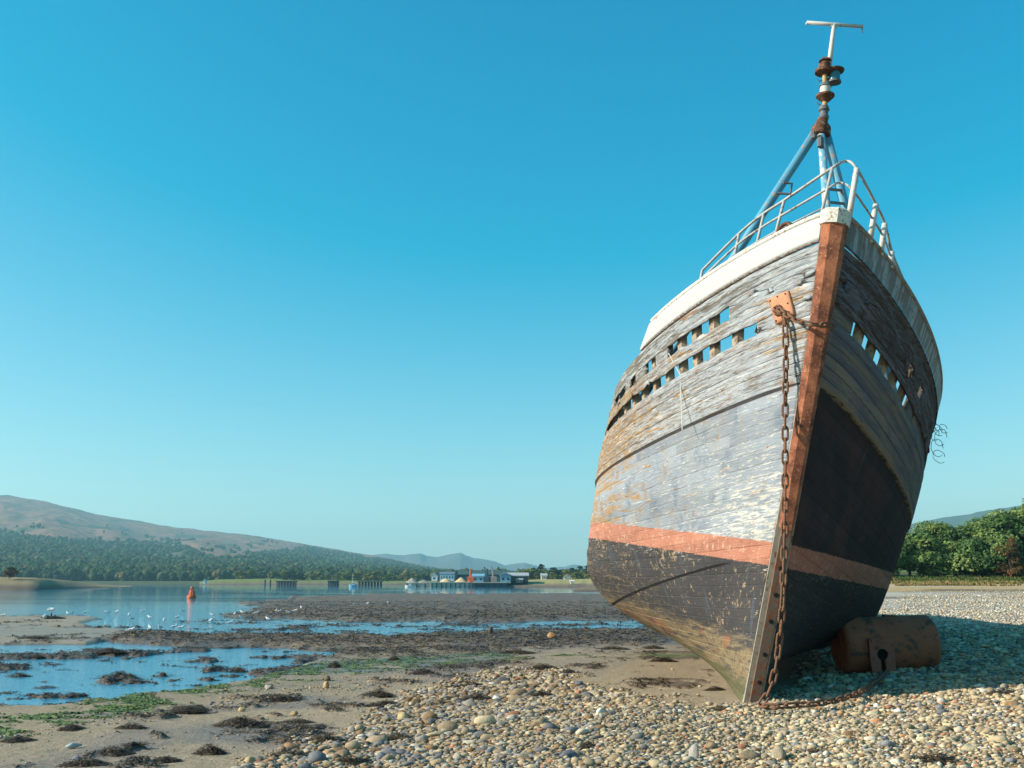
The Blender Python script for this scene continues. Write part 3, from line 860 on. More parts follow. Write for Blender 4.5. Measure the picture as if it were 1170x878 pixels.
def smooth_path(pts, k=6):
    out = []; n = len(pts)
    for i in range(n - 1):
        p0 = pts[max(i - 1, 0)]; p1 = pts[i]; p2 = pts[i + 1]; p3 = pts[min(i + 2, n - 1)]
        for j in range(k):
            t = j / k
            out.append(.5 * ((2 * p1) + (p2 - p0) * t + (2 * p0 - 5 * p1 + 4 * p2 - p3) * t * t + (3 * p1 - p0 - 3 * p2 + p3) * t ** 3))
    out.append(pts[-1]); return out
endL = bases[1][0]; endR = V3(hull_loc(1.0, 1.0, -1, .02))
m = MB(); m.tube(smooth_path(tops[1] + [peak] + tops[-1] + [endR + BZ * .05]), .017, 8); m.build('top_rail', M_rail, rail, True)
m = MB(); m.tube(smooth_path([mids[1][0].lerp(bases[1][0], .6)] + mids[1][1:] + [pk2] + mids[-1] + [endR + BZ * .02]), .014, 8); m.build('middle_rail', M_rail, rail, True)
lowp = [bases[1][i].lerp(tops[1][i], .16) for i in range(len(tops[1]))]
m = MB(); m.tube(lowp, .011, 6); m.build('bottom_rail', M_rail, rail, True)
# rusty fairlead hoop on the bulwark top
a, v = hull_inv(905, 263, 1); c0 = V3(hull_loc(a, 1, 1, .02)); c1 = V3(hull_loc(a + .16, 1, 1, .02))
m = MB(); m.tube([c0 + (c1 - c0) * (.5 - .5 * math.cos(t)) + BZ * (.11 * math.sin(t)) for t in np.linspace(0, PI, 10)], .022, 8); m.build('fairlead', M_brownr, boat, True)

# mast
mast = bpy.data.objects.new('mast', None); link(mast, boat); mast.empty_display_size = .3
MY = 12.9
def mw(px, py, Y=MY): return BOATI @ at_y(px, py, Y)
apex = mw(938, 147)
def down(p, q, k=None):
    k = 1.0
    for _ in range(30):
        e = p + (q - p) * k; a_ = max(e.x, -1) + 1.5; zs = HP['Zmin'] + (HP['H'] - HP['Zmin']) * max(0, 1 - a_ / 11) ** 2
        k += (e.z - (zs * .785)) / max((p - q).z, .1) * .8
    e = p + (q - p) * k; return e
fL = mw(831, 306, 14.1); fM = mw(945, 246, 12.35); fR = mw(968, 246, 13.4)
m = MB(); m.tube([mw(934, 148), down(mw(934, 148), fL, 1.35)], .062, 10); l1 = m.build('leg', M_blue, mast, True)
m = MB(); m.tube([mw(938, 146), down(mw(938, 146), fM, 1.45)], .052, 10); l2 = m.build('leg', M_blue2, mast, True)
m = MB(); m.tube([mw(942, 146), down(mw(942, 146), fR, 1.45)], .062, 10); l3 = m.build('leg', M_blue, mast, True)
m = MB()
for i, yy in enumerate((216, 231, 247)):
    a = mw(944, yy, 12.45); b = mw(963 + i * 1.5, yy + 2, 13.3)
    m.tube([a, b], .022, 6)
m.build('rung', M_gunmetal, mast)
m = MB(); p = [mw(888, 221, 13.3), mw(903, 222, 13.25), mw(905, 210, 13.2), mw(895, 209, 13.2)]
m.tube(p, .02, 6); m.build('step_bracket', M_gunmetal, mast)
m = MB(); c = mw(938, 150); Mr = Matrix.Translation(c)
m.lathe([(.05, -.10), (.13, -.06), (.13, .05), (.08, .12), (.07, .18)], 12, Mr); m.build('collar', M_brownr, mast, True, .6)
# the stack of navigation lamps between the tripod and the T bar
def seg(name, px, y0, y1, prof, mat, par=mast, smooth=True):
    a = mw(px, y1); b = mw(px, y0); ax = (b - a); L = ax.length
    q = ax.to_track_quat('Z', 'Y').to_matrix().to_4x4(); M = Matrix.Translation(a) @ q
    m = MB(); m.lathe([(r, z * L) for r, z in prof], 16, M); return m.build(name, mat, par, smooth, .7)
seg('pole', 942.5, 84, 148, [(.035, 0), (.035, 1)], M_ochre)
seg('lamp_base', 941.5, 122, 137, [(.06, 0), (.07, .2), (.055, .35), (.055, .6), (.075, .7), (.06, 1)], M_gunmetal)
seg('lower_lamp', 943, 107, 117, [(.04, 0), (.09, .35), (.125, .62), (.125, .8), (.06, 1)], M_brownr)
seg('lamp_glass', 943, 99, 107.5, [(.07, 0), (.075, .5), (.07, 1)], M_white)
seg('lamp_hood', 943, 94, 99.5, [(.085, 0), (.07, .5), (.03, 1)], M_gunmetal)
up = bpy.data.objects.new('upper_lamp', None); link(up, mast)
seg('lamp_body', 942, 74, 86, [(.05, 0), (.13, .2), (.13, .45), (.08, .62), (.08, 1)], M_brownr, up)
seg('lamp_cap', 943, 67, 74.5, [(.075, 0), (.06, .4), (.09, .55), (.05, 1)], M_brownr, up)
sd = bpy.data.objects.new('side_lamp', None); link(sd, mast)
seg('lamp_body', 954, 78, 84, [(.05, 0), (.12, .3), (.13, .6), (.07, 1)], M_brownr, sd)
seg('lamp_glass', 953.5, 83.5, 92, [(.075, 0), (.075, 1)], M_glass, sd)
seg('lamp_foot', 953.5, 91.5, 95, [(.09, 0), (.09, .6), (.06, 1)], M_gunmetal, sd)
m = MB(); m.tube([mw(943, 90), mw(953, 92)], .02, 6); m.build('lamp_arm', M_brownr, sd)
m = MB(); m.tube([mw(946.5, 84), mw(953, 28)], [.038, .028], 10); m.build('topmast', M_white, mast, True)
m = MB(); m.tube([mw(922, 26), mw(986, 30.5)], .026, 8); m.tube([mw(922, 26), mw(921.5, 28.5)], .015, 6)
m.tube([mw(948, 28), mw(953, 33), mw(958, 29)], .02, 6); cb_ = m.build('crossbar', M_white, mast, True)
m = MB(); m.tube([mw(985.5, 30), mw(985, 34), mw(985.6, 38)], .009, 5); m.build('hanging_wire', M_gunmetal, cb_)
for q_ in ([mw(942, 91), mw(936, 93), mw(934, 90.5)], [mw(941, 113), mw(932, 112.5)], [mw(941, 123), mw(935, 119), mw(933.5, 117)]):
    m = MB(); m.tube(q_, .008, 5); m.build('wire_stub', M_gunmetal, mast)
for q_ in ([mw(929, 152, 12.8), mw(930.5, 158, 12.8)], [mw(937.5, 158, 12.7), mw(937.5, 168, 12.7)]):
    m = MB(); m.tube(q_, .045, 8); m.build('block', M_gunmetal, mast)

# hawse plate with its eye on the sunny bow
M_plate = simple('hawse_plate_orange', lin(196, 138, 104), .15, 9, .75, lin(160, 96, 64), (.60, .68))
M_hole = simple('eye_dark', lin(58, 38, 32), .2, 8, .9)
def patch(corners, side, off, n=6):
    """quad patch that follows the hull; corners in (a, v)"""
    V = []
    for i in range(n + 1):
        for j in range(n + 1):
            s, t = i / n, j / n
            a = (1 - s) * ((1 - t) * corners[0][0] + t * corners[3][0]) + s * ((1 - t) * corners[1][0] + t * corners[2][0])
            v = (1 - s) * ((1 - t) * corners[0][1] + t * corners[3][1]) + s * ((1 - t) * corners[1][1] + t * corners[2][1])
            V.append(hull_loc(a, v, side, off))
    return np.array(V)
cn = [hull_inv(x, y, 1) for x, y in ((883, 343), (904, 333), (909.6, 359), (890.5, 372))]
V = np.concatenate([patch(cn, 1, .050), patch(cn, 1, .012)]); k = 7
f = [grid_faces(k, k, False), grid_faces(k, k, True) + k * k]
rim = [];
idx = [i * k for i in range(k)] + [(k - 1) * k + j for j in range(1, k)] + [i * k + k - 1 for i in range(k - 2, -1, -1)] + [j for j in range(k - 2, 0, -1)]
for i in range(len(idx)):
    a, b = idx[i], idx[(i + 1) % len(idx)]; rim.append((a, b, b + k * k, a + k * k))
f.append(np.array(rim)); plate = np_mesh('hawse_plate', V, f, M_plate, False, boat)
ea, ev = hull_inv(895.5, 356, 1); ec = V3(hull_loc(ea, ev, 1, .052)); ed = (V3(hull_loc(ea, ev, 1, .2)) - ec).normalized()
pa = V3(hull_loc(ea + .05, ev, 1, .052)) - ec; pb = V3(hull_loc(ea, ev + .01, 1, .052)) - ec; nn = pa.cross(pb).normalized()
if nn.y < 0: nn = -nn
Me = Matrix.Translation(ec) @ nn.to_track_quat('Z', 'Y').to_matrix().to_4x4()
m = MB(); R0, r0 = .055, .018
m.lathe([(R0 + r0 * math.cos(t), r0 * math.sin(t) + .004) for t in np.linspace(0, PI, 7)][:], 20, Me)
m2 = MB(); m2.lathe([(.05, .003), (.05, .010)], 20, Me); m2.build('eye_hole', M_hole, plate)
ring = MB(); pts = [Me @ Vector((R0 * math.cos(t), R0 * math.sin(t), .01)) for t in np.linspace(0, 2 * PI, 20, endpoint=False)]
ring.tube(pts, .015, 8, closed=True); ring.build('eye_rim', M_brownr, plate, True)
for s_, t_ in ((.1, .1), (.5, .07), (.9, .1), (.9, .5), (.1, .5), (.1, .9), (.85, .85)):
    a = (1 - s_) * ((1 - t_) * cn[0][0] + t_ * cn[3][0]) + s_ * ((1 - t_) * cn[1][0] + t_ * cn[2][0])
    v = (1 - s_) * ((1 - t_) * cn[0][1] + t_ * cn[3][1]) + s_ * ((1 - t_) * cn[1][1] + t_ * cn[2][1])
    c = V3(hull_loc(a, v, 1, .052)); bo = MB(); bo.lathe([(.010, -.004), (.010, .006)], 8, Matrix.Translation(c) @ nn.to_track_quat('Z', 'Y').to_matrix().to_4x4())
    bo.build('bolt_head', M_hole, plate)

# white nose piece that closes the bulwark over the stem
def nose():
    V = []; prof = [(-.02, .15), (.03, .17), (.12, .12), (.17, 0), (.12, -.12), (.03, -.17), (-.02, -.15)]
    top = hull_loc(0, 1.0, 1)
    for z in (-.135, .02, .045):
        for fw, sd in prof:
            g = .86 if z > .03 else 1
            V.append((top[0] - fw * g - (.02 if z < 0 else .035), sd * g, top[2] + z))
    k = len(prof); fs = []
    for i in range(2):
        for j in range(k - 1): fs.append((i * k + j, i * k + j + 1, (i + 1) * k + j + 1, (i + 1) * k + j))
        fs.append((i * k + k - 1, i * k, (i + 1) * k, (i + 1) * k + k - 1))
    fs.append(tuple(range(k - 1, -1, -1))); fs.append(tuple(2 * k + j for j in range(k)))
    MB().add(V, fs).build('bow_cap', M_cap, boat)
nose()
# thin white line hanging down the planking
M_line = simple('white_line', lin(214, 208, 196), .1, 9, .8)
ap, vp = hull_inv(766, 404, 1); m = MB(); tp_ = BOATM @ V3(hull_loc(ap, vp, 1, .03)); p2 = at_y(777, 428, tp_.y - .15); p3 = at_y(779.5, 492, tp_.y - .35)
m.tube([BOATI @ tp_, BOATI @ p2, BOATI @ at_y(778.5, 460, tp_.y - .25), BOATI @ p3], .007, 5); m.build('hanging_line', M_line, boat)
# tangle of wire on the lee side
m = MB(); R = random.Random(3)
ca, cv_ = hull_inv(1063, 480, -1); cw = BOATM @ V3(hull_loc(ca, cv_, -1, 0))
for (x, y, r) in ((1072, 492, 6), (1075, 500, 8), (1071, 512, 9), (1069, 498, 5), (1078, 490, 5), (1073, 522, 7), (1068, 485, 4)):
    c = at_y(x, y, cw.y); k = cw.y / F; th = R.random() * 3
    m.tube([BOATI @ (c + Vector((math.cos(t) * r * k, R.uniform(-.02, .02) + math.sin(t + th) * .05, math.sin(t) * r * k * 1.15))) for t in np.linspace(0, 5.4, 16)], .0045, 4)
m.tube([BOATI @ cw, BOATI @ at_y(1070, 492, cw.y)], .006, 4); m.build('wire_tangle', M_gunmetal, boat)

# ------------------------------------------------------------------ chains
M_chain = simple('chain_rust', lin(128, 92, 70), .3, 30, .85, lin(84, 58, 46), (.5, .6), .3, 80)
def link_mesh(pitch, r):
    m = MB(); pts = []; h = pitch * .62; wd = pitch * .215
    for t in np.linspace(0, 2 * PI, 18, endpoint=False):
        x = wd * math.copysign(min(1, abs(math.cos(t)) * 1.25), math.cos(t)); z = h * math.copysign(abs(math.sin(t)) ** .9, math.sin(t))
        pts.append((x, 0, z))
    m.tube(pts, r, 7, closed=True)
    me = bpy.data.meshes.new('link'); me.from_pydata(m.v, [], m.f); me.materials.append(M_chain)
    me.polygons.foreach_set('use_smooth', [True] * len(me.polygons)); me.update(); return me
LINK = link_mesh(.135, .0135); LINK2 = link_mesh(.115, .0125)
def chain(pts, label, mesh=LINK, pitch=.135, name='mooring_chain', twist=.25):
    P = [Vector(p) for p in pts]; S = [0]
    for i in range(1, len(P)): S.append(S[-1] + (P[i] - P[i - 1]).length)
    def ev(s):
        for i in range(1, len(P)):
            if s <= S[i]: t = (s - S[i - 1]) / (S[i] - S[i - 1]); return P[i - 1].lerp(P[i], t)
        return P[-1]
    root = empty(name, P[0], label, 'chain')
    nl = int(S[-1] / pitch)
    for i in range(nl):
        a = ev(i * pitch); b = ev((i + 1) * pitch); d = (b - a)
        q = d.to_track_quat('Z', 'Y') @ Quaternion((0, 0, 1), (i % 2) * PI / 2 + .5 + twist * math.sin(i * .35))
        o = bpy.data.objects.new('link', mesh); link(o, root)
        o.rotation_mode = 'QUATERNION'; o.rotation_quaternion = q; o.location = (a + b) / 2 - P[0]
    return root
def ground_z(x, y):
    return float(fields(np.array([[float(x)]]), np.array([[float(y)]]))['z'][0, 0])
def on_ground(px, py, up=0.0):
    z = .5
    for _ in range(12):
        p = at_z(px, py, z); z = z * .4 + .6 * (ground_z(p.x, p.y) + up)
    return at_z(px, py, z)
eye = BOATM @ (ec + nn * .05)
top = Vector(eye); ctl = [top + Vector((0, 0, .02))]
g1 = on_ground(869, 806, .10)
for (x, y, w_) in ((897, 372, 0), (897, 480, .1), (896.5, 600, .4), (894, 690, .7), (889, 745, .9), (881, 785, .97)):
    ctl.append(at_y(x, y, eye.y * (1 - w_) + (g1.y + .0) * w_ - (.10 if y < 700 else 0)))
# the lower chain hangs clear in front of the stem
ctl.append(g1)
gp = [on_ground(x, y, .10) for x, y in ((880, 808), (905, 806), (935, 804), (960, 799), (985, 790), (1003, 778), (1013, 768))]
path = smooth_path(ctl, 5) + smooth_path(gp, 4)
chain(path, 'long rusty chain hanging from the hawse plate and trailing over the shingle to the drum')
# short length wrapped round the stem to the lee side
s1 = Vector(eye) + Vector((.02, -.05, 0))
c2 = [s1] + [at_y(x, y, yy) for x, y, yy in ((905, 364, 11.05), (918, 369, 10.92), (932, 371.5, 10.86), (944, 371.5, 10.95), (951, 372, 11.15), (958, 370, 11.45), (964, 372, 11.8))]
chain(smooth_path(c2, 4), 'short rusty chain wrapped across the front of the stem', LINK2, .115)

# ------------------------------------------------------------------ mooring drum
def drum():
    gc = on_ground(1012, 769, 0)
    Y = gc.y + .40; k = Y / F
    c = at_y(1010.5, 736.5, Y)
    root = empty('mooring_drum', (c.x, c.y, gc.z), 'rusty brown steel drum lying on the shingle under the bow', 'drum')
    L = 104 * k; Rr = 30.5 * k; e = .08
    ax = (at_y(1062, 735, Y + .04) - at_y(959, 738.5, Y)).normalized()
    Mx = Matrix.Translation(c - Vector(root.location)) @ ax.to_track_quat('Z', 'Y').to_matrix().to_4x4()
    pr = [(.02, -L / 2)] + [(Rr - e + e * math.sin(t), -L / 2 + e - e * math.cos(t)) for t in np.linspace(0, PI / 2, 7)]
    pr += [(Rr + .003 * math.sin(z * 9), z) for z in np.linspace(-L / 2 + e + .02, L / 2 - e - .02, 10)]
    pr += [(Rr - e + e * math.cos(t), L / 2 - e + e * math.sin(t)) for t in np.linspace(0, PI / 2, 7)] + [(.02, L / 2)]
    n = N('drum_rust'); P = n.co()
    c1 = n.mix(n.noise(P, 3, 5, .6), lin(150, 82, 58), lin(188, 108, 74))
    c1 = n.mix(n.ss(n.noise(P, 5, 6, .65), .5, .64), c1, lin(98, 72, 60))
    c1 = n.mix(n.mul(n.ss(n.noise(n.scl(P, (1, 1, .4), (4, 2, 0)), 2.6, 4, .6), .66, .70), .7), c1, lin(160, 142, 128))
    c1 = n.val(c1, n.mth('MULTIPLY_ADD', n.noise(P, 45, 4, .7), .6, .7))
    n.bump(n.noise(P, 22, 6, .7), .4, .01); md = n.done(c1, .75)
    m = MB(); m.lathe(pr, 40, Mx); m.build('drum_shell', md, root, True, .9)
    # lug plate with keyhole on the front
    fw = Vector((0, -1, 0)); fw = (fw - ax * fw.dot(ax)).normalized(); upv = ax.cross(fw); upv = upv if upv.z > 0 else -upv
    lc = at_y(1007.5, 748, Y - Rr - .04) - Vector(root.location)
    M2 = Matrix.Identity(4)
    for r in range(3): M2[r][0] = ax[r]; M2[r][1] = upv[r]; M2[r][2] = fw[r]; M2[r][3] = lc[r]
    m = MB(); W = 13.5 * k; H1 = 17 * k; H2 = -18 * k; hr = 6.0 * k; sl = 2.6 * k; th = .035
    # outline as fan of strips round a keyhole: left half and right half
    def half(s):
        a0 = math.asin(min(1, sl / hr)); arc = [(s * hr * math.sin(t), hr * math.cos(t)) for t in np.linspace(0, PI - a0, 12)]
        inner = arc + [(s * sl, H2)]
        out = []
        for (x, y) in arc:
            t = math.atan2(abs(x), y) / PI
            if t < .30: out.append((s * W * min(1, t / .25), H1))
            else: out.append((s * W * (1 - .0 * t), H1 + (H2 * .55 - H1) * (t - .30) / .70))
        out.append((s * W * .96, H2))
        nI = len(inner); vs = [(x, y, th) for x, y in inner] + [(x, y, th) for x, y in out] + [(x, y, -.03) for x, y in inner] + [(x, y, -.03) for x, y in out]
        fs = []
        for i in range(nI - 1):
            fs.append((i, i + 1, nI + i + 1, nI + i)); fs.append((nI + i, nI + i + 1, 3 * nI + i + 1, 3 * nI + i)); fs.append((i + 1, i, 2 * nI + i, 2 * nI + i + 1))
        fs.append((nI - 1, 2 * nI - 1, 4 * nI - 1, 3 * nI - 1))
        m.add([M2 @ Vector(v) for v in vs], fs)
    half(1); half(-1)
    ml = simple('lug_rust', lin(170, 100, 78), .2, 8, .8, lin(120, 70, 56), (.54, .64), .3)
    m.build('lug_plate', ml, root)
    m = MB(); m.lathe([(hr * 1.02, -.028), (hr * 1.02, -.02)], 20, M2); m.box(M2 @ Vector((0, H2 * .55, -.024)), (sl * 2, -H2 * .9, .01), M2.to_3x3()); m.build('keyhole_recess', M_black, root)
    tc = at_y(1016, 704.5, Y) - Vector(root.location); m = MB(); m.box(tc, (.19, .14, .05), Matrix.Rotation(.1, 3, 'Y')); m.build('top_lug', M_rust2, root)
drum()
# ------------------------------------------------------------------ hills, far shores, woods
def ico(sub=1):
    import bmesh
    bm = bmesh.new(); bmesh.ops.create_icosphere(bm, subdivisions=sub, radius=1.0)
    v = np.array([x.co[:] for x in bm.verts]); f = np.array([[y.index for y in x.verts] for x in bm.faces]); bm.free(); return v, f
ICO1 = ico(1); ICO2 = ico(2); ICO3 = ico(3)

def blobs(C, S, ico_=ICO1, jit=.22, rng=RNG, cols=None, cuts=0):
    """many irregular lumps: centres C (n,3), sizes S (n,3); returns V, F, colours"""
    v, f = ico_; n = len(C); k = len(v)
    an = rng.uniform(0, 2 * PI, n); ca, sa = np.cos(an), np.sin(an)
    W = v[None] * (1 + rng.uniform(-jit, jit, (n, k))[..., None])
    for _ in range(cuts):
        nv = rng.normal(size=(n, 1, 3)); nv /= np.linalg.norm(nv, axis=2)[..., None]
        W = W - np.clip((W * nv).sum(-1, keepdims=True) - rng.uniform(.45, .85, (n, 1, 1)), 0, None) * nv
    x = W[..., 0] * ca[:, None] - W[..., 1] * sa[:, None]; y = W[..., 0] * sa[:, None] + W[..., 1] * ca[:, None]
    W = np.stack([x, y, W[..., 2]], -1) * S[:, None] + C[:, None]
    Fq = (f[None] + (np.arange(n) * k)[:, None, None]).reshape(-1, 3)
    cc = None if cols is None else np.repeat(cols, k, 0)
    return W.reshape(-1, 3), Fq, cc

SKY_L = ([-900, -300, -120, 0, 25, 60, 105, 150, 205, 240, 300, 340, 400, 450, 500, 560, 620, 700, 1400], [585, 566, 563, 568, 572, 579, 590, 597, 606, 608, 616, 622, 632, 640, 650, 656.5, 659, 661, 662])
WOOD_L = ([-900, -100, 0, 33, 60, 95, 108, 154, 205, 220, 243, 262, 290, 330, 360, 400, 450, 500, 560, 700], [610, 606, 611, 614, 618, 622, 620, 624, 627, 633, 640, 640, 634, 630, 626, 634, 642, 652, 657.5, 662])
def hill_noise(u, s, k=0): return fbm(u * .018 + k, s * 5 + k, 5, 91 + k) - .5
def hill_z(u, Y):
    s = np.clip((Y - 720) / 2100, 0, 1)
    e = 664.5 - np.interp(u, *SKY_L)
    prof = s ** .75 * (1 + hill_noise(u, s) * .35 * np.sin(PI * s))
    z = 1.9 + e * prof * Y / F
    z = np.where(Y > 2820, z - (Y - 2820) * .05, z)
    return np.where(s <= 0, 1.2, z)
def at_uY(u, Y): return (u - 585) / F * CP * Y
def make_hill():
    u = np.linspace(-900, 760, 520); Y = np.concatenate([[700], np.linspace(720, 2820, 110), [3100, 3600, 4200]])
    U, YY = np.meshgrid(u, Y); X = at_uY(U, YY); Z = hill_z(U, YY)
    Z = Z + (fbm(X * .02, YY * .02, 4, 31) - .5) * 9 * sstep(740, 900, YY)
    n = N('moorland'); P = n.pos()
    a = n.noise(P, .008, 6, .62); b = n.noise(P, .05, 6, .7)
    c = n.mix(n.ss(a, .38, .62), lin(132, 98, 78), lin(158, 112, 88)); c = n.mix(n.ss(b, .46, .62), c, lin(92, 90, 62))
    c = n.mix(n.ss(n.noise(n.scl(P, (1, .4, 1)), .012, 5, .6), .56, .62), c, lin(72, 82, 56))
    c = n.mix(n.ss(n.noise(P, .018, 5, .6), .62, .66), c, lin(128, 120, 110))
    n.bump(b, .8, 6)
    o = np_mesh('hill', np.stack([X, YY, Z], -1).reshape(-1, 3), [grid_faces(*U.shape)], n.done(c, .95), True); tag(o, kind='structure')
    # woods over the lower slopes
    k = 24000; uu = RNG.uniform(-160, 640, k); q = RNG.random(k) ** 1.25; yy = 722 + q * 1900
    z = hill_z(uu, yy); py = 664.5 - (z - 1.9) * F / yy
    lim = np.interp(uu, *WOOD_L) + (fbm(uu * .05, yy * .01, 4, 17) - .5) * 13
    clear = fbm(uu * .022 + 5, yy * .006, 4, 44) > .64
    keep = (py > lim) & ~(clear & (py < lim + 16))
    far_clump = (~keep) & (fbm(uu * .06, yy * .012, 3, 71) > .66) & (py > lim - 14)
    keep |= far_clump
    uu, yy, z = uu[keep], yy[keep], z[keep]; k = len(uu)
    r = RNG.uniform(2.3, 4.7, k) * (1 - .25 * sstep(1500, 2600, yy)); S = np.stack([r, r, r * RNG.uniform(.9, 1.35, k)], -1)
    C = np.stack([at_uY(uu, yy), yy, z + S[:, 2] * .55], -1)
    g = RNG.random((k, 1)); pal = np.where(g < .35, np.array(lin(52, 72, 48)), np.where(g < .8, np.array(lin(64, 84, 54)), np.where(g < .97, np.array(lin(82, 92, 58)), np.array(lin(104, 92, 64)))))
    pal = pal * RNG.uniform(.8, 1.5, (k, 1))
    sub = 5; d = RNG.normal(size=(k, sub, 3)); d /= np.linalg.norm(d, axis=2)[..., None]; d[..., 2] = np.abs(d[..., 2]) * .9
    C6 = (C[:, None] + d * S[:, None] * .55).reshape(-1, 3); S6 = (S[:, None] * RNG.uniform(.36, .66, (k, sub, 1))).reshape(-1, 3)
    C6 = np.concatenate([C6, C - np.array((0, 0, 1)) * S[:, 2:3] * .35]); S6 = np.concatenate([S6, S * .7]); pal6 = np.concatenate([np.repeat(pal, sub, 0) * RNG.uniform(.75, 1.25, (k * sub, 1)), pal * .9])
    V, Fc, cc = blobs(C6, S6, ICO1, .25, cols=pal6)
    n2 = N('hill_foliage'); P = n2.pos(); f1 = n2.noise(P, .8, 5, .7)
    n2.bump(f1, 1.0, 2.5); m2 = n2.done(n2.val(n2.attr('col', 'Color'), n2.mth('MULTIPLY_ADD', f1, 1.4, .3)), .95, spec=.1)
    o = np_mesh('hillside_wood', V, [Fc], m2, False, None, cc)
    tag(o, kind='stuff')
make_hill()

def far_mountains(name, prof, Y, depth, c, seed, kind='structure'):
    us = np.linspace(prof[0][0], prof[0][-1], 260); base = np.interp(us, *prof)
    w = np.array([.15, .5, .35]) ; nr = 14
    rows = []
    for j in range(nr):
        s = j / (nr - 1); yy = Y + (s - .6) * depth
        h = 1 - abs(s - .6) / .6 if s < .6 else 1 - (s - .6) / .4
        e = (664.5 - base) * (h ** .8) + (fbm(us * .03 + j * .31, us * 0 + j * .6 + seed, 5, seed) - .5) * 9 * h * (1 if s < .58 else .1)
        if abs(s - .6) < .06: e = (664.5 - base) + (fbm(us * .12, us * 0 + seed, 3, seed) - .5) * 1.6
        rows.append(np.stack([at_uY(us, yy), us * 0 + yy, 1.9 + np.maximum(e, -.3) * Y / F], -1))
    V = np.array(rows)
    o = np_mesh(name, V.reshape(-1, 3), [grid_faces(nr, len(us))], simple(name + '_heath', c, .3, .002, .95), True); tag(o, kind=kind)
far_mountains('far_mountains', ([380, 420, 440, 460, 470, 480, 487, 500, 512, 525.6, 540, 560, 577, 590, 600, 609, 625, 645, 656, 669, 700, 760], [640, 636, 634, 636, 634, 633, 636, 637, 634.5, 633, 638.5, 641, 646.5, 645, 644, 646, 649, 648, 645.5, 647.5, 650, 655]), 4600, 1300, lin(92, 88, 78), 5)
far_mountains('far_ridge', ([780, 860, 960, 1000, 1040, 1060, 1085, 1110, 1135, 1170, 1300, 1500, 1800], [664.4, 645, 618, 606, 601, 597.5, 593, 590, 584.5, 580, 568, 600, 664.4]), 3000, 1400, lin(78, 88, 66), 9)

# --- low banks and far shore
def bank(name, us, Y0, depth, top_py, cols, seed, yw=0):
    """raised bank: mud foreshore, then grass"""
    U = np.array(us); rows = []; C = []
    tp = top_py if callable(top_py) else (lambda u: u * 0 + top_py)
    y0 = Y0(U) if callable(Y0) else U * 0 + Y0
    prof = [(0, -.6), (.04, .0), (.14, .25), (.26, .55), (.38, .85), (.5, 1.0), (.7, 1.03), (1.0, .98)]
    for s, h in prof:
        yy = y0 + s * depth + (fbm(U * .06, U * 0 + s * 3, 3, seed) - .5) * depth * .12
        zt = np.maximum(1.9 + (664.5 - tp(U)) * (y0 + depth * .5) / F, .15)
        z = np.where(h > 0, zt * h, h) + (fbm(U * .15, U * 0 + s * 9, 3, seed + 1) - .5) * .35 * (h > .3)
        rows.append(np.stack([at_uY(U, yy), yy, z], -1))
        C.append(np.broadcast_to(np.array(cols[0] if h < .2 else (cols[1] if h < .5 else cols[2])), (len(U), 3)) * (1 + (fbm(U * .3, U * 0 + s * 5, 3, seed + 2) - .5) * .5)[:, None])
    o = np_mesh(name, np.array(rows).reshape(-1, 3), [grid_faces(len(prof), len(U))], M_bank, True, None, np.array(C).reshape(-1, 3)); tag(o, kind='structure')
M_bank = vcol('bank_ground', .95, .35, .6, .4, dist=.3)
mud, mud2, grass, straw = lin(96, 80, 66), lin(120, 102, 82), lin(112, 122, 62), lin(158, 146, 92)
bank('near_bank', np.linspace(-800, 150, 120), lambda u: 215 + np.clip(u - 40, 0, 200) * 1.3, 70, lambda u: np.interp(u, [-800, 0, 40, 75, 112, 150], [655, 659.8, 660.5, 663.4, 668, 671]), (mud, mud, lin(134, 118, 84)), 3)
bank('far_bank', np.linspace(228, 500, 120), 590, 60, lambda u: np.interp(u, [228, 250, 300, 350, 420, 500], [664.8, 662.5, 661.5, 662.5, 664, 664]), (mud, mud2, grass), 13)
bank('far_shore', np.linspace(-800, 760, 200), 668, 70, lambda u: u * 0 + 664.3, (lin(70, 66, 56), lin(70, 78, 50), lin(72, 84, 48)), 23)
bank('right_shore', np.linspace(572, 960, 120), lambda u: 330 - (u - 600) * .1, 120, lambda u: np.interp(u, [572, 600, 640, 700, 960], [665, 663, 662.3, 661, 655]), (mud, mud2, straw), 33)
bank('mud_spit', np.linspace(655, 960, 60), lambda u: 190 + u * 0, 50, lambda u: np.interp(u, [655, 672, 700, 960], [671.5, 671, 668.5, 668]), (mud, mud, mud2), 43)

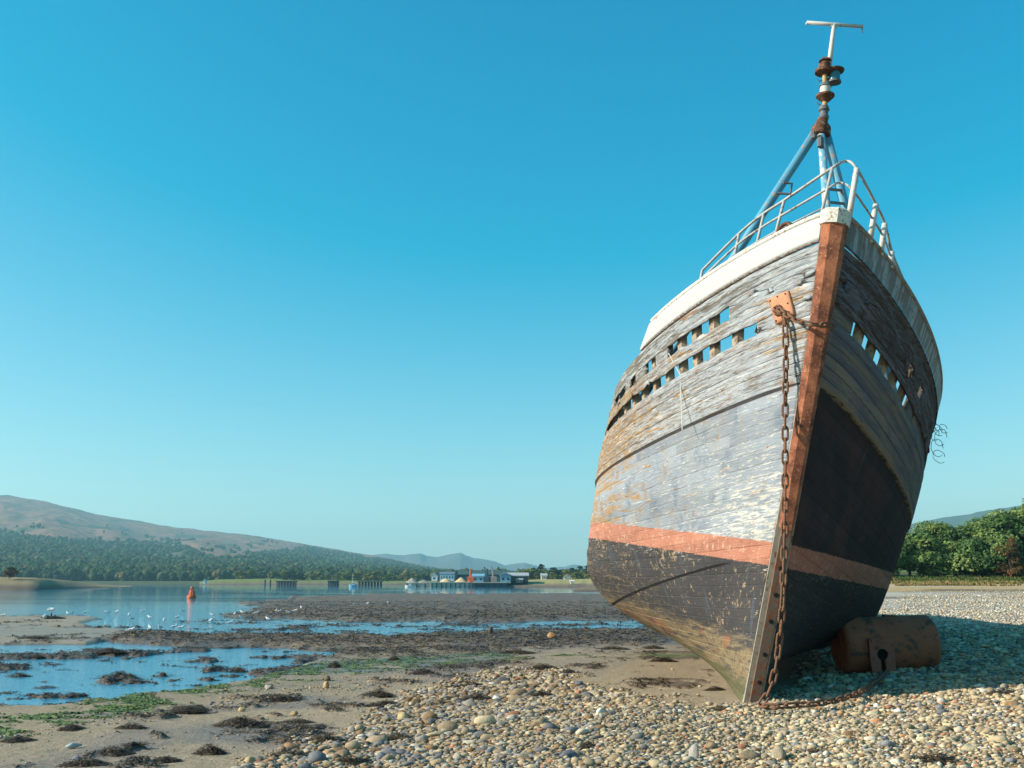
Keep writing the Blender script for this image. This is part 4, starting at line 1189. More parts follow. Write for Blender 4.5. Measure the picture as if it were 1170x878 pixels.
# --- trees
M_trunk = simple('bark', lin(92, 78, 64), .3, 4, .95, bump=.4, bs=12)
def leaf_mat(name, tint=(1, 1, 1)):
    n = N(name); c = n.attr('col', 'Color')
    P = n.pos(); c = n.val(c, n.mth('MULTIPLY_ADD', n.noise(P, .7, 4, .6), .9, .55))
    m = n.done(c, .75, spec=.2)
    tb = n.t.nodes.new('ShaderNodeBsdfTranslucent'); n.set(tb.inputs[0], n.val(c, .9)); mx = n.t.nodes.new('ShaderNodeMixShader'); mx.inputs[0].default_value = .38
    n.t.links.new(n.b.outputs[0], mx.inputs[1]); n.t.links.new(tb.outputs[0], mx.inputs[2]); n.t.links.new(mx.outputs[0], n.out.inputs[0])
    return m
M_leaf = leaf_mat('leaves')
def crown_mesh(seed, h, wd, nleaf, leaf, base=.08, pal=((112, 142, 80), (138, 158, 90), (92, 120, 68)), brown=0):
    r = np.random.default_rng(seed); nl = 26
    # lobes fill an uneven dome
    zz = r.random(nl) ** .8; ang = r.uniform(0, 2 * PI, nl); rad = np.sqrt(np.clip(1 - (zz * 1.02 - .30) ** 2 / .56, .04, 1)) * wd * .5
    rr = rad * r.uniform(.25, .85, nl)
    Cn = np.stack([rr * np.cos(ang), rr * np.sin(ang), h * (base + .08 + zz * (.84 - base))], -1)
    R = wd * r.uniform(.13, .25, nl) * (1 - .35 * zz); Rz = R * r.uniform(.55, .9, nl)
    pick = r.choice(nl, nleaf, p=(R ** 2) / (R ** 2).sum())
    d = r.normal(size=(nleaf, 3)); d /= np.linalg.norm(d, axis=1)[:, None]
    d[:, 2] = np.where(d[:, 2] < -.35, -d[:, 2], d[:, 2])
    sh = r.uniform(.55, 1.08, nleaf) ** .6
    lump = 1 + .22 * np.sin(d[:, 0] * 7 + pick) * np.cos(d[:, 1] * 6 + d[:, 2] * 5)
    P = Cn[pick] + d * np.stack([R, R, Rz], -1)[pick] * (sh * lump)[:, None]
    nrm = d + r.normal(size=(nleaf, 3)) * .55; nrm[:, 2] += .35; nrm /= np.linalg.norm(nrm, axis=1)[:, None]
    t = np.cross(nrm, r.normal(size=(nleaf, 3))); t /= np.linalg.norm(t, axis=1)[:, None]; b = np.cross(nrm, t)
    s = leaf * r.uniform(.6, 1.35, (nleaf, 1))
    q = np.stack([P - t * s - b * s * .55, P + t * s * .2 - b * s * .8, P + t * s + b * s * .5, P - t * s * .3 + b * s * .8], 1).reshape(-1, 3)
    c = np.array([lin(*x) for x in pal]); w_ = r.random(nl); lc = c[(w_ * len(pal)).astype(int) % len(pal)][pick] * r.uniform(.6, 1.3, (nleaf, 1))
    if brown: lc = np.where((r.random(nleaf) < brown)[:, None], np.array(lin(140, 96, 62)), lc)
    f = np.arange(nleaf * 4).reshape(-1, 4)
    me_o = np_mesh('crown', q, [f], M_leaf, False, None, np.repeat(lc, 4, 0)); me = me_o.data; bpy.data.objects.remove(me_o)
    # trunk with limbs
    m = MB(); hh = h * .75
    pts = [(0, 0, -.3), (.02 * h * r.uniform(-1, 1), 0, h * .2), (.04 * h * r.uniform(-1, 1), .03 * h, h * .45), (0, 0, hh)]
    m.tube(pts, [h * .032, h * .026, h * .018, h * .006], 8)
    for i in range(7):
        k = r.integers(0, nl); z0 = h * r.uniform(.18, .5)
        e = Cn[k]; m.tube([(0, 0, z0), (e[0] * .5, e[1] * .5, (z0 + e[2]) / 2 + .02 * h), tuple(e)], [h * .012, h * .008, h * .003], 5)
    me2 = bpy.data.meshes.new('trunk'); me2.from_pydata(m.v, [], m.f); me2.materials.append(M_trunk); me2.update()
    return me, me2
def tree(kind, loc, meshes, label, group=None, s=1, rz=0, sx=1):
    t = empty(kind, loc, label, 'tree', group, rz); t.scale = (s * sx, s * sx, s)
    for nm, me in zip(('crown', 'trunk'), meshes):
        o = bpy.data.objects.new(nm, me); link(o, t)
    return t

# the wood at the head of the beach on the right
BIG = [crown_mesh(101 + i, 9.0, 12.5, 10500, .19, .0) for i in range(4)]
BRN = crown_mesh(140, 9.0, 7.0, 5200, .17, .02, ((104, 96, 60), (84, 92, 44), (120, 92, 62)), .35)
WPOS = [(1018, 106, 612, 'smallest broadleaf tree of the wood, half hidden by the hull'),
        (1040, 108, 598, 'rounded green tree next to the boat at the left end of the wood'),
        (1068, 109, 592, 'broad green tree second from the left in the wood, below the blue ridge'),
        (1092, 108, 589, 'rounded green tree in the wood, left of the gap with the blue hill'),
        (1112, 116, 600, 'lower tree set back in the gap of the wood'),
        (1128, 107, 590, 'large spreading green tree right of the gap in the wood'),
        (1150, 110, 578, 'tall dense green tree behind the brown one'),
        (1176, 109, 572, 'tallest green tree of the wood, cut by the right edge of the photo')]
for i, (u, Y, ty, lab) in enumerate(WPOS):
    zb = ground_z(at_uY(u, Y), Y) - .2; zt = 1.9 + (664.5 - ty) * Y / F
    tree('broadleaf_tree', (at_uY(u, Y), Y, zb), BIG[i % 4], lab, 'trees of the wood at the head of the beach', (zt - zb) / 10.4, i * 1.9, 1.05 if i else .8)
zb = ground_z(at_uY(1157, 103), 103); tree('brown_tree', (at_uY(1157, 103), 103, zb - .2), BRN, 'thin browning tree in front of the wood near the right edge', None, .52, 1, .8)
for j, (u, Y, ty) in enumerate([(1215, 108, 566), (1260, 112, 560), (1310, 108, 565), (1370, 112, 560), (1200, 122, 562), (1056, 119, 602), (1084, 121, 598), (1165, 121, 584), (992, 112, 606), (968, 110, 608), (944, 114, 612), (918, 112, 616), (1450, 112, 566), (1540, 110, 570)]):
    zb = ground_z(at_uY(u, Y), Y) - .3; zt = 1.9 + (664.5 - ty) * Y / F
    tree('broadleaf_tree', (at_uY(u, Y), Y, zb), BIG[(j + 2) % 4], 'green tree deeper inside the wood right of the boat', 'trees deeper in the wood', (zt - zb) / 10.4, j * 2.3, .95)

# bushes and grass at the foot of the wood
def tufts(name, pts, h, wd, col, n=5, kind='stuff', mat=None):
    k = len(pts); r = np.random.default_rng(5)
    V = []; b = np.repeat(pts, n, 0); an = r.uniform(0, 2 * PI, k * n); hh = np.repeat(h, n) * r.uniform(.6, 1.2, k * n); le = r.uniform(.1, .8, k * n) * hh
    dx, dy = np.cos(an), np.sin(an); w_ = np.repeat(wd, n)
    o1 = np.stack([b[:, 0] - dy * w_, b[:, 1] + dx * w_, b[:, 2]], -1); o2 = np.stack([b[:, 0] + dy * w_, b[:, 1] - dx * w_, b[:, 2]], -1)
    o3 = np.stack([b[:, 0] + dx * le + dy * w_ * .5, b[:, 1] + dy * le - dx * w_ * .5, b[:, 2] + hh], -1); o4 = np.stack([b[:, 0] + dx * le - dy * w_ * .5, b[:, 1] + dy * le + dx * w_ * .5, b[:, 2] + hh * .95], -1)
    q = np.stack([o1, o2, o3, o4], 1).reshape(-1, 3); c = np.repeat(np.repeat(col, n, 0) * r.uniform(.7, 1.3, (k * n, 1)), 4, 0)
    o = np_mesh(name, q, [np.arange(len(q)).reshape(-1, 4)], mat or M_leaf, False, None, c); tag(o, kind=kind); return o
k = 9000; u = RNG.uniform(985, 1320, k); Y = RNG.uniform(82, 104, k); X = at_uY(u, Y)
fz = fields(X, Y)['z']; dens = fbm(X * .25, Y * .3, 3, 8); ok = dens > (.62 - (Y - 82) * .018)
g = RNG.random((k, 1)) < np.clip((Y - 88) / 14, .05, .9)[:, None]
cc = np.where(g, np.array(lin(96, 112, 52)), np.array(lin(170, 148, 96)))
tufts('beach_grass', np.stack([X, Y, fz - .02], -1)[ok], RNG.uniform(.08, .26, k)[ok] * (1 + (Y[ok] > 98)), np.full(k, .03)[ok] * 2, cc[ok])

# --- far trees
MID = [crown_mesh(201 + i, 9, 9, 700, .55, .03, ((118, 128, 62), (146, 146, 76), (92, 102, 52))) for i in range(3)]
DARKT = crown_mesh(211, 9, 8, 800, .5, .12, ((52, 66, 40), (44, 58, 36)))
CON = crown_mesh(215, 12, 5, 600, .5, .1, ((44, 58, 38), (36, 50, 34)))
for i, (u, ty, w_, m_, lab) in enumerate([(275, 652, 9, 0, 'rounded olive tree at the left end of the green spit'), (287, 650.5, 8, 1, 'slightly taller tree beside the rounded one on the spit'),
        (300, 656, 7, 2, 'low bush on the grassy middle of the spit'), (312, 652.5, 9, 1, 'leaning green tree near the dark thicket on the spit'), (322, 653.5, 8, 0, 'pale green tree next to the dark thicket on the spit')]):
    Y = 625; zb = 2.2; zt = 1.9 + (664.5 - ty) * Y / F; s = (zt - zb) / 9; tree('shore_tree', (at_uY(u, Y), Y, zb), MID[m_], lab, None, s, i, w_ / 9 * 1.3)
for i, (u, ty) in enumerate([(328, 654.5), (336, 654), (343, 655.5)]):
    Y = 615; zb = 1.6; zt = 1.9 + (664.5 - ty) * Y / F; tree('dark_tree', (at_uY(u, Y), Y, zb), DARKT, 'dark tree in the thicket at the right end of the spit', 'dark thicket on the spit', (zt - zb) / 9, i * 2, 1.3)
rr = np.random.default_rng(4); i = 0
for u in np.arange(352, 478, 5.2):
    Y = 625 + rr.uniform(-8, 14); ty = 655.5 + rr.uniform(-2.2, 2.6) - 1.5 * (385 < u < 440)
    zb = 2.2; zt = 1.9 + (664.5 - ty) * Y / F; tree('shore_tree', (at_uY(u + rr.uniform(-1, 1), Y), Y, zb), MID[i % 3], 'olive green tree in the row along the far shore behind the moored boat', 'row of trees on the far shore', (zt - zb) / 9, i * 1.7, 1.4); i += 1
for u in np.arange(585, 700, 4.6):
    for row in range(2):
        Y = (440 if row == 0 else 490) + rr.uniform(-10, 10); ty = np.interp(u, [585, 600, 615, 640, 660, 690], [655, 651, 649, 652, 650, 648]) + rr.uniform(-1.5, 2) + (0 if row else 3.5)
        if row == 0 and (615 < u < 630 or 642 < u < 652): continue
        zb = 2.4; zt = 1.9 + (664.5 - ty) * Y / F
        tree('shore_tree', (at_uY(u + rr.uniform(-1.5, 1.5), Y), Y, zb), (MID + [DARKT])[i % 4], 'green tree in the belt of trees between the sheds and the boat', 'tree belt behind the right shore', (zt - zb) / 9, i * 1.7, 1.25); i += 1
Y = 505; tree('conifer', (at_uY(619, Y), Y, 2.4), CON, 'tall pointed conifer standing above the tree belt', None, (1.9 + (664.5 - 644.5) * Y / F - 2.4) / 12, 0, 1.2)

# bare bush on the left bank
tree('brown_bush', (at_uY(10, 240), 240, 2.6), crown_mesh(230, 2.6, 4.5, 900, .16, .05, ((96, 76, 60), (84, 70, 54))), 'brown bush on the bank at the left edge', None, .95)
# ------------------------------------------------------------------ shingle, stones, seaweed
def pebble_points():
    P = []
    def ring(y0, y1, sp, u0=-160, u1=1330):
        ys = np.arange(y0, y1, sp)
        for y in ys:
            xs = np.arange(at_uY(u0, y), at_uY(u1, y), sp)
            P.append(np.stack([xs + RNG.uniform(-.55, .55, len(xs)) * sp, y + RNG.uniform(-.55, .55, len(xs)) * sp, np.full(len(xs), sp)], -1))
    ring(5.6, 9.5, .037); ring(9.5, 14, .044); ring(14, 21, .066, 250, 1300); ring(21, 36, .12, 900, 1260); ring(36, 58, .22, 960, 1240); ring(58, 88, .36, 985, 1230)
    return np.concatenate(P)
def make_shingle():
    P = pebble_points(); f = fields(P[:, 0], P[:, 1])
    X, Y, sp = P.T
    prob = f['shingle'].copy()
    # scattered stones over the weed and algae flats
    alg = np.clip(1 - np.abs(f['py'] - np.interp(f['px'], [0, 100, 200, 300, 450], [845, 822, 808, 792, 775])) / 15, 0, 1) * (f['px'] < 480) * f['left']
    prob = np.maximum(prob, alg * .7 * (f['n3'] > -.1)); prob = np.maximum(prob, .05 * f['left'] * (1 - f['pool']) * (1 - f['tongue'] * .7) * (Y < 24))
    lens = sstep(-.10, .05, f['n1'] * .9 + f['n3'] * .5) ; prob = np.where(f['shingle'] > .95, np.maximum(prob, .9), prob * (.25 + .75 * lens))
    ok = RNG.random(len(X)) < prob; X, Y, sp, z = X[ok], Y[ok], sp[ok], f['z'][ok]; px = f['px'][ok]; n = len(X)
    r = sp * RNG.lognormal(-.50, .38, n) * (1 + .25 * sstep(820, 420, px)); r = np.minimum(r * .76, .068) * np.where(Y > 21, .55, 1)
    shv = f['shingle'][ok]; r = r * (.45 + .55 * shv) * .9; big = RNG.random(n) < .02; r = np.where(big & (shv > .8), np.minimum(r * 1.7, .09), r)
    S = np.stack([r * RNG.uniform(.85, 1.6, n), r * RNG.uniform(.65, 1.05, n), r * RNG.uniform(.38, .85, n)], -1)
    C = np.stack([X, Y, z + S[:, 2] * RNG.uniform(.1, .65, n)], -1)
    pal = np.array([lin(168, 148, 116), lin(180, 162, 130), lin(150, 130, 104), lin(144, 136, 124), lin(112, 111, 112), lin(180, 168, 146), lin(168, 116, 86), lin(134, 106, 74), lin(198, 188, 172)])
    w_ = np.array([.27, .21, .17, .11, .07, .07, .03, .05, .02]); w_ = w_ / w_.sum()
    ci = RNG.choice(len(pal), n, p=w_)
    greyer = (RNG.random(n) < .55 * sstep(880, 420, px)); ci = np.where(greyer, RNG.choice([3, 4, 7, 2], n), ci)
    pale = (RNG.random(n) < sstep(20, 28, Y) * .5); ci = np.where(pale, RNG.choice([5, 8, 3], n), ci)
    col = pal[ci] * RNG.uniform(.62, 1.35, (n, 1))
    col = col * (1 + .22 * sstep(760, 960, px))[:, None]
    near = r > .045
    nm = N('pebble'); Q = nm.pos(); a = nm.noise(Q, 26, 5, .65); b = nm.noise(Q, 130, 3, .6)
    nm.bump(a, .45, .02); c = nm.val(nm.attr('col', 'Color'), nm.mul(nm.mth('MULTIPLY_ADD', a, .7, .65), nm.mth('MULTIPLY_ADD', b, .5, .75)))
    mt = nm.done(c, .8, spec=.3)
    out = []
    for m, ic, jt in ((near, ICO2, .16), (~near, ICO1, .26)):
        out.append(blobs(C[m], S[m], ic, jt, cols=col[m], cuts=3 if ic is ICO2 else 1))
    V = np.concatenate([out[0][0], out[1][0]]); Fc = np.concatenate([out[0][1], out[1][1] + len(out[0][0])]); cc = np.concatenate([out[0][2], out[1][2]])
    print('pebbles', n, len(V))
    o = np_mesh('shingle', V, [Fc], mt, True, None, cc); tag(o, kind='stuff'); return mt
M_peb = make_shingle()

def rock_mesh(seed, sub=ICO3, rough=.24):
    r = np.random.default_rng(seed); v, f = sub; v = v.copy()
    # facets: cut by a few random planes, then fine relief
    for _ in range(9):
        nrm = r.normal(size=3); nrm /= np.linalg.norm(nrm); d = r.uniform(.62, .9); k = v @ nrm; v = v - np.clip(k - d, 0, None)[:, None] * nrm * .9
    v = v * (1 + (fbm(v[:, 0] * 2 + seed, v[:, 1] * 2 + v[:, 2] * 1.7, 4, seed) - .5)[:, None] * rough * 2)
    me_o = np_mesh('rock', v, [f], None, True); me = me_o.data; bpy.data.objects.remove(me_o); return me
def stone(px, py, w, h, c, label, seed, name='stone', group=None, dark=False, sink=.3):
    g = on_ground(px, py); k = g.y / F
    me = rock_mesh(seed); m = simple('stone_%d' % seed, lin(*c), .3, 3, .85, tuple(x * .6 for x in lin(*c)), (.52, .68), .6, 6); me.materials.append(m)
    o = bpy.data.objects.new(name, me); link(o)
    o.scale = (w * k / 2, w * k / 2 * .8, h * k / 2 * 1.25); o.location = (g.x, g.y, g.z + h * k * (.5 - sink)); o.rotation_euler = (0, 0, seed * 1.3)
    return tag(o, label, 'rock', group)
STONES = [
 (687, 818, 13, 10, (214, 206, 190), 'white rounded pebble on the edge of the shingle, centre of the beach'),
 (663, 786, 17, 9, (104, 106, 112), 'dark grey slate rock alone on the sand left of the bow'),
 (631, 729, 11, 8, (176, 132, 88), 'small square orange-brown block on the sand far behind the shingle'),
 (890, 866, 20, 16, (164, 150, 128), 'large smooth tan boulder at the bottom edge under the bow'),
 (793, 868, 15, 20, (168, 160, 150), 'upright rounded grey-tan boulder at the bottom edge, left of the bow'),
 (651, 867, 24, 11, (104, 106, 110), 'flat dark grey slab in the shingle at the bottom edge'),
 (460, 822, 19, 10, (180, 160, 118), 'broad tan boulder at the upper edge of the shingle'),
 (487, 821, 12, 9, (160, 152, 136), 'grey boulder next to the broad tan one at the upper shingle edge'),
 (373, 786, 9, 9, (186, 158, 116), 'small upright tan stone at the green weed band'),
 (374, 778, 8, 7, (110, 92, 74), 'brown stone stacked behind the upright tan one'),
 (527, 780, 8, 6, (202, 172, 124), 'pale orange stone beside a weed clump on the wet sand'),
 (522, 791, 9, 5, (190, 168, 124), 'tan stone in front of the pale orange one'),
 (533, 789, 7, 4, (176, 160, 130), 'small flat pale stone right of the tan one'),
 (336, 818, 11, 6, (170, 142, 98), 'rounded tan stone half sunk in sand at the weed'),
 (276, 813, 9, 6, (190, 160, 116), 'tan pebble at the right end of the dark weed heap'),
 (174, 838, 9, 5, (132, 120, 104), 'low brown stone on the sand in the left foreground'),
 (307, 787, 10, 6, (168, 160, 148), 'pale grey stone under the green weed band'),
 (88, 872, 14, 9, (142, 142, 146), 'grey stone at the bottom left edge'),
 (285, 872, 16, 8, (186, 160, 116), 'long tan cobble at the bottom edge by the black weed'),
 (376, 864, 17, 9, (190, 152, 116), 'pinkish cobble on top of the weed in the foreground'),
 (436, 868, 18, 10, (120, 122, 126), 'dark blue-grey cobble at the bottom edge of the shingle'),
 (741, 804, 10, 7, (176, 142, 104), 'tan stone at the edge of the smooth sand by the bow'),
 (948, 800, 17, 8, (150, 144, 128), 'pale flat stone in the shadow under the hull by the chain'),
 (1002, 826, 13, 6, (196, 126, 88), 'flat orange brick-coloured stone in the sunlit shingle'),
 (705, 798, 9, 6, (160, 150, 134), 'small grey-tan stone on the smooth sand tongue'),
 (771, 816, 8, 8, (178, 172, 160), 'pale pointed stone where the sand meets the shingle'),
 (1108, 858, 18, 9, (190, 176, 140), 'broad cream cobble in the bright shingle at lower right'),
]
for i, (a, b, c_, d_, e, lab) in enumerate(STONES): stone(a, b, c_, d_, e, lab, 300 + i)

# --- seaweed
M_weed = None
def weed_mat():
    n = N('wrack'); P = n.pos(); c = n.attr('col', 'Color'); c = n.val(c, n.mth('MULTIPLY_ADD', n.noise(P, 9, 4, .6), 1.0, .5)); return n.done(c, .6, spec=.3)
M_weed = weed_mat()
WP = np.array([lin(76, 62, 50), lin(58, 50, 44), lin(96, 80, 54), lin(116, 96, 66), lin(50, 44, 42)])
def strands(C, L, Wd, Hn, rng, ncol=None, lift=.3):
    """curved ribbons of three segments; C base points"""
    n = len(C); an = rng.uniform(0, 2 * PI, n); d = np.stack([np.cos(an), np.sin(an), 0 * an], -1); s = np.stack([-np.sin(an), np.cos(an), 0 * an], -1)
    bend = rng.uniform(-.9, .9, n)[:, None]; hz = rng.uniform(.2, 1, n) * Hn
    pts = []
    for k, t in enumerate((0, .33, .66, 1)):
        p = C + d * (t * L)[:, None] + s * bend * (t * t * L)[:, None] * .8; p[:, 2] += hz * math.sin(PI * min(t * 1.1, 1)) * lift * 3 - .0
        w_ = (Wd * (.5, 1, .9, .3)[k])[:, None]; tw = np.array((0, 0, 1)) * (.5 * Wd[:, None]) * (k % 2)
        pts += [p - s * w_ + tw, p + s * w_]
    V = np.stack(pts, 1).reshape(-1, 3)
    b = (np.arange(n) * 8)[:, None]
    Fq = np.concatenate([b + np.array([0, 1, 3, 2]), b + np.array([2, 3, 5, 4]), b + np.array([4, 5, 7, 6])])
    col = (WP[rng.integers(0, len(WP), n)] if ncol is None else ncol) * rng.uniform(.6, 1.35, (n, 1))
    return V, Fq, np.repeat(col, 8, 0)
def clump_mesh(seed):
    r = np.random.default_rng(seed); n = 900
    # core mound made of lumps, then strands
    k = 26; a = r.uniform(0, 2 * PI, k); q = np.sqrt(r.random(k)) * .8; C = np.stack([q * np.cos(a), q * np.sin(a) * .8, .02 + 0 * q], -1); S = np.stack([r.uniform(.14, .34, k), r.uniform(.12, .3, k), r.uniform(.12, .34, k) * (1.1 - q)], -1)
    V1, F1, c1 = blobs(C, S, ICO2, .2, r, WP[r.integers(0, 3, k)] * .7)
    a = r.uniform(0, 2 * PI, n); q = r.random(n) ** .62; Cc = np.stack([q * np.cos(a), q * np.sin(a) * .85, np.maximum(0, (1 - q ** 1.4)) * r.uniform(.1, .42, n)], -1)
    V2, F2, c2 = strands(Cc, r.uniform(.08, .26, n), r.uniform(.008, .022, n), .06, r)
    tri = F1; o = np_mesh('clump', np.concatenate([V1, V2]), [tri, F2 + len(V1)], M_weed, False, None, np.concatenate([c1, c2])); me = o.data; bpy.data.objects.remove(o); return me
CL = [clump_mesh(50 + i) for i in range(6)]
WEEDS = [
 (275, 829, 62, 16, 'large black seaweed heap on the sand in the left foreground'), (240, 862, 40, 18, 'dark bushy seaweed heap left of the one at the bottom edge'), (96, 874, 56, 14, 'wide seaweed mat cut by the bottom left edge'),
 (128, 861, 50, 13, 'long low brown seaweed mat in the left foreground'), (320, 800, 44, 10, 'flat dark seaweed patch under the green weed band, leftmost of three'), (432, 794, 38, 9, 'flat dark seaweed patch, middle of three on the wet sand'),
 (440, 806, 46, 9, 'flat dark seaweed patch just above the cobbles'), (541, 785, 34, 9, 'brown seaweed mound beside the pale orange stone'), (340, 826, 46, 8, 'thin seaweed streak with green edge in the middle foreground'),
 (372, 848, 48, 16, 'black seaweed on the first cobbles'), (330, 866, 60, 16, 'bushy black seaweed at the bottom edge among cobbles'), (545, 801, 52, 13, 'dark seaweed lying on the upper cobbles'),
 (757, 756, 34, 7, 'green-brown seaweed mound on the smooth sand nearest the keel'), (818, 789, 26, 8, 'olive seaweed mound beside the foot of the hull'), (822, 811, 28, 7, 'dark seaweed tuft where the sand meets the shingle at the bow'),
 (746, 741, 28, 6, 'low seaweed streak on the far sand left of the keel'), (620, 764, 36, 9, 'seaweed mound at left of the smooth sand'), (651, 768, 20, 5, 'small seaweed mound right of a bigger one on the sand'),
 (618, 796, 38, 11, 'dark seaweed and stones on the upper edge of the cobbles'), (698, 815, 16, 6, 'small black seaweed tuft next to the white pebble'), (1150, 793, 40, 11, 'black seaweed lump on the bright shingle at the right edge'),
 (1070, 872, 70, 18, 'wide black seaweed mat at the bottom right'), (930, 862, 50, 10, 'thin dark seaweed patch on the shingle below the drum chain'), (672, 853, 22, 10, 'dark seaweed scrap among the cobbles near the flat slab'),
 (136, 777, 50, 15, 'tallest seaweed mound standing in the pool'), (22, 776, 44, 11, 'seaweed mound in the pool at the left edge'), (52, 789, 52, 8, 'flat wide seaweed island in the front of the pool'), (64, 762, 28, 6, 'small rounded seaweed island in the pool, behind the wide one'),
 (72, 768, 58, 5, 'long thin seaweed island in the pool'), (42, 751, 22, 5, 'small seaweed island in the back of the pool at left'), (126, 745, 36, 7, 'dark seaweed hump at the back of the pool'), (120, 758, 44, 6, 'low twin seaweed island in the middle of the pool'),
 (181, 750, 20, 5, 'seaweed island right of the middle of the pool'), (168, 763, 24, 4, 'thin seaweed island near the far right of the pool'), (252, 765, 28, 7, 'olive seaweed mound at the right shore of the pool'), (272, 770, 36, 10, 'rocky brown seaweed mound at the right end of the pool'),
 (302, 747, 20, 5, 'dark seaweed dot near the right tip of the pool'), (382, 762, 16, 9, 'rounded dark weedy rock above the green band'), (450, 754, 14, 7, 'small dark weedy rock on the right of the green band'), (40, 730, 42, 6, 'dark seaweed patch on the pale sandbar'),
 (150, 832, 36, 10, 'dark seaweed ball on the sand above the long mat'), (82, 833, 30, 9, 'dark seaweed tuft among the small stones at left'), (20, 846, 40, 8, 'thin seaweed drift at the left edge of the foreground'),
 (505, 808, 46, 12, 'black seaweed in a hollow of the upper cobbles, left of the longer mat'), (455, 845, 40, 12, 'dark seaweed draped over the cobbles in the lower middle'), (398, 872, 44, 14, 'black seaweed wedged between cobbles at the bottom edge'),
 (560, 790, 34, 9, 'seaweed fringe along the top edge of the cobbles'), (215, 812, 50, 8, 'thin brown seaweed streak below the green weed'), (190, 870, 40, 10, 'brown seaweed tuft near the bottom edge left of the heaps'),
 (485, 770, 40, 7, 'dark seaweed streak behind the wet sand'), (590, 746, 44, 6, 'low seaweed mat by the orange-brown block'), (700, 742, 40, 6, 'dark seaweed strip on the far sand beside the hull')]
for i, (px, py, w_, h_, lab) in enumerate(WEEDS):
    g = on_ground(px, py); k = g.y / F
    o = bpy.data.objects.new('seaweed_clump', CL[i % 6]); link(o); o.location = (g.x, g.y, g.z - .01)
    o.scale = (w_ * k * .5, w_ * k * (.30 if w_ > 30 else .45) + .06, max(h_ * k * 1.7, .08)); o.rotation_euler = (0, 0, (i * .7) % .5 - .25)
    tag(o, lab, 'seaweed', 'seaweed clumps on the flats')
# carpet of wrack over the flats
def carpet():
    k = 150000; inv = RNG.uniform(1 / 95., 1 / 9., k); Y = 1 / inv; u = RNG.uniform(-80, 760, k); X = at_uY(u, Y); f = fields(X, Y)
    dens = f['weed'] * (f['z'] > -.02) * (.35 + .65 * sstep(-.2, .15, f['n3']))
    ok = RNG.random(k) < dens; X, Y, z = X[ok], Y[ok], f['z'][ok]; n = len(X)
    sc = np.clip(Y / 30, .45, 1.6)
    V, Fq, c = strands(np.stack([X, Y, z - .005], -1), RNG.uniform(.10, .32, n) * sc, RNG.uniform(.010, .030, n) * sc, RNG.uniform(.015, .06, n) * sc, RNG, lift=.33)
    o = np_mesh('seaweed_carpet', V, [Fq], M_weed, False, None, c); tag(o, kind='stuff')
    # green weed
    k = 60000; inv = RNG.uniform(1 / 30., 1 / 8., k); Y = 1 / inv; u = RNG.uniform(-80, 700, k); X = at_uY(u, Y); f = fields(X, Y)
    ok = RNG.random(k) < f['algae'] * .9 + .01 * (f['n3'] > .2) * (1 - f['pool']) * (1 - f['shingle']) * f['left']; X, Y, z = X[ok], Y[ok], f['z'][ok]; n = len(X)
    g = np.array([lin(92, 112, 58), lin(74, 96, 48), lin(118, 132, 72)])[RNG.integers(0, 3, n)]
    V, Fq, c = strands(np.stack([X, Y, z - .003], -1), RNG.uniform(.05, .14, n), RNG.uniform(.012, .03, n), RNG.uniform(.008, .03, n), RNG, g, .33)
    o = np_mesh('green_weed', V, [Fq], M_weed, False, None, c); tag(o, kind='stuff')
carpet()
# small stones along the flats
# ------------------------------------------------------------------ buoy
def buoy():
    Y = 118.; zt = lambda py: 1.9 + (664.5 - py) * Y / F; k = Y / F
    mo = simple('buoy_orange', lin(206, 96, 50), .2, 2, .6, lin(160, 70, 44), (.56, .66))
    root = empty('channel_buoy', (at_uY(220, Y), Y, 0), 'orange channel buoy floating in the loch at left', 'buoy')
    m = MB(); m.lathe([(4.6 * k, -.3), (5.6 * k, -.05), (5.8 * k, .22), (5.2 * k, .42), (3.4 * k, .5)], 20); m.build('float', mo, root, True, .8)
    m = MB(); m.lathe([(3.6 * k, .48), (3.4 * k, .8), (2.9 * k, 1.1), (2.6 * k, 1.2)], 16); m.build('tower', mo, root, True, .8)
    m = MB(); m.lathe([(.3 * k, 1.2), (2.0 * k, 1.35), (2.4 * k, 1.5), (1.4 * k, 1.72), (.2 * k, 1.8)], 14); m.build('top_mark', mo, root, True)
    for a in range(4):
        m = MB(); m.tube([(4.8 * k * math.cos(a * PI / 2 + .6), 4.8 * k * math.sin(a * PI / 2 + .6), .4), (2.4 * k * math.cos(a * PI / 2 + .6), 2.4 * k * math.sin(a * PI / 2 + .6), 1.35)], .035, 6); m.build('strut', mo, root)
buoy()
bpy.data.objects['channel_buoy'].scale = (.85, .85, .76)

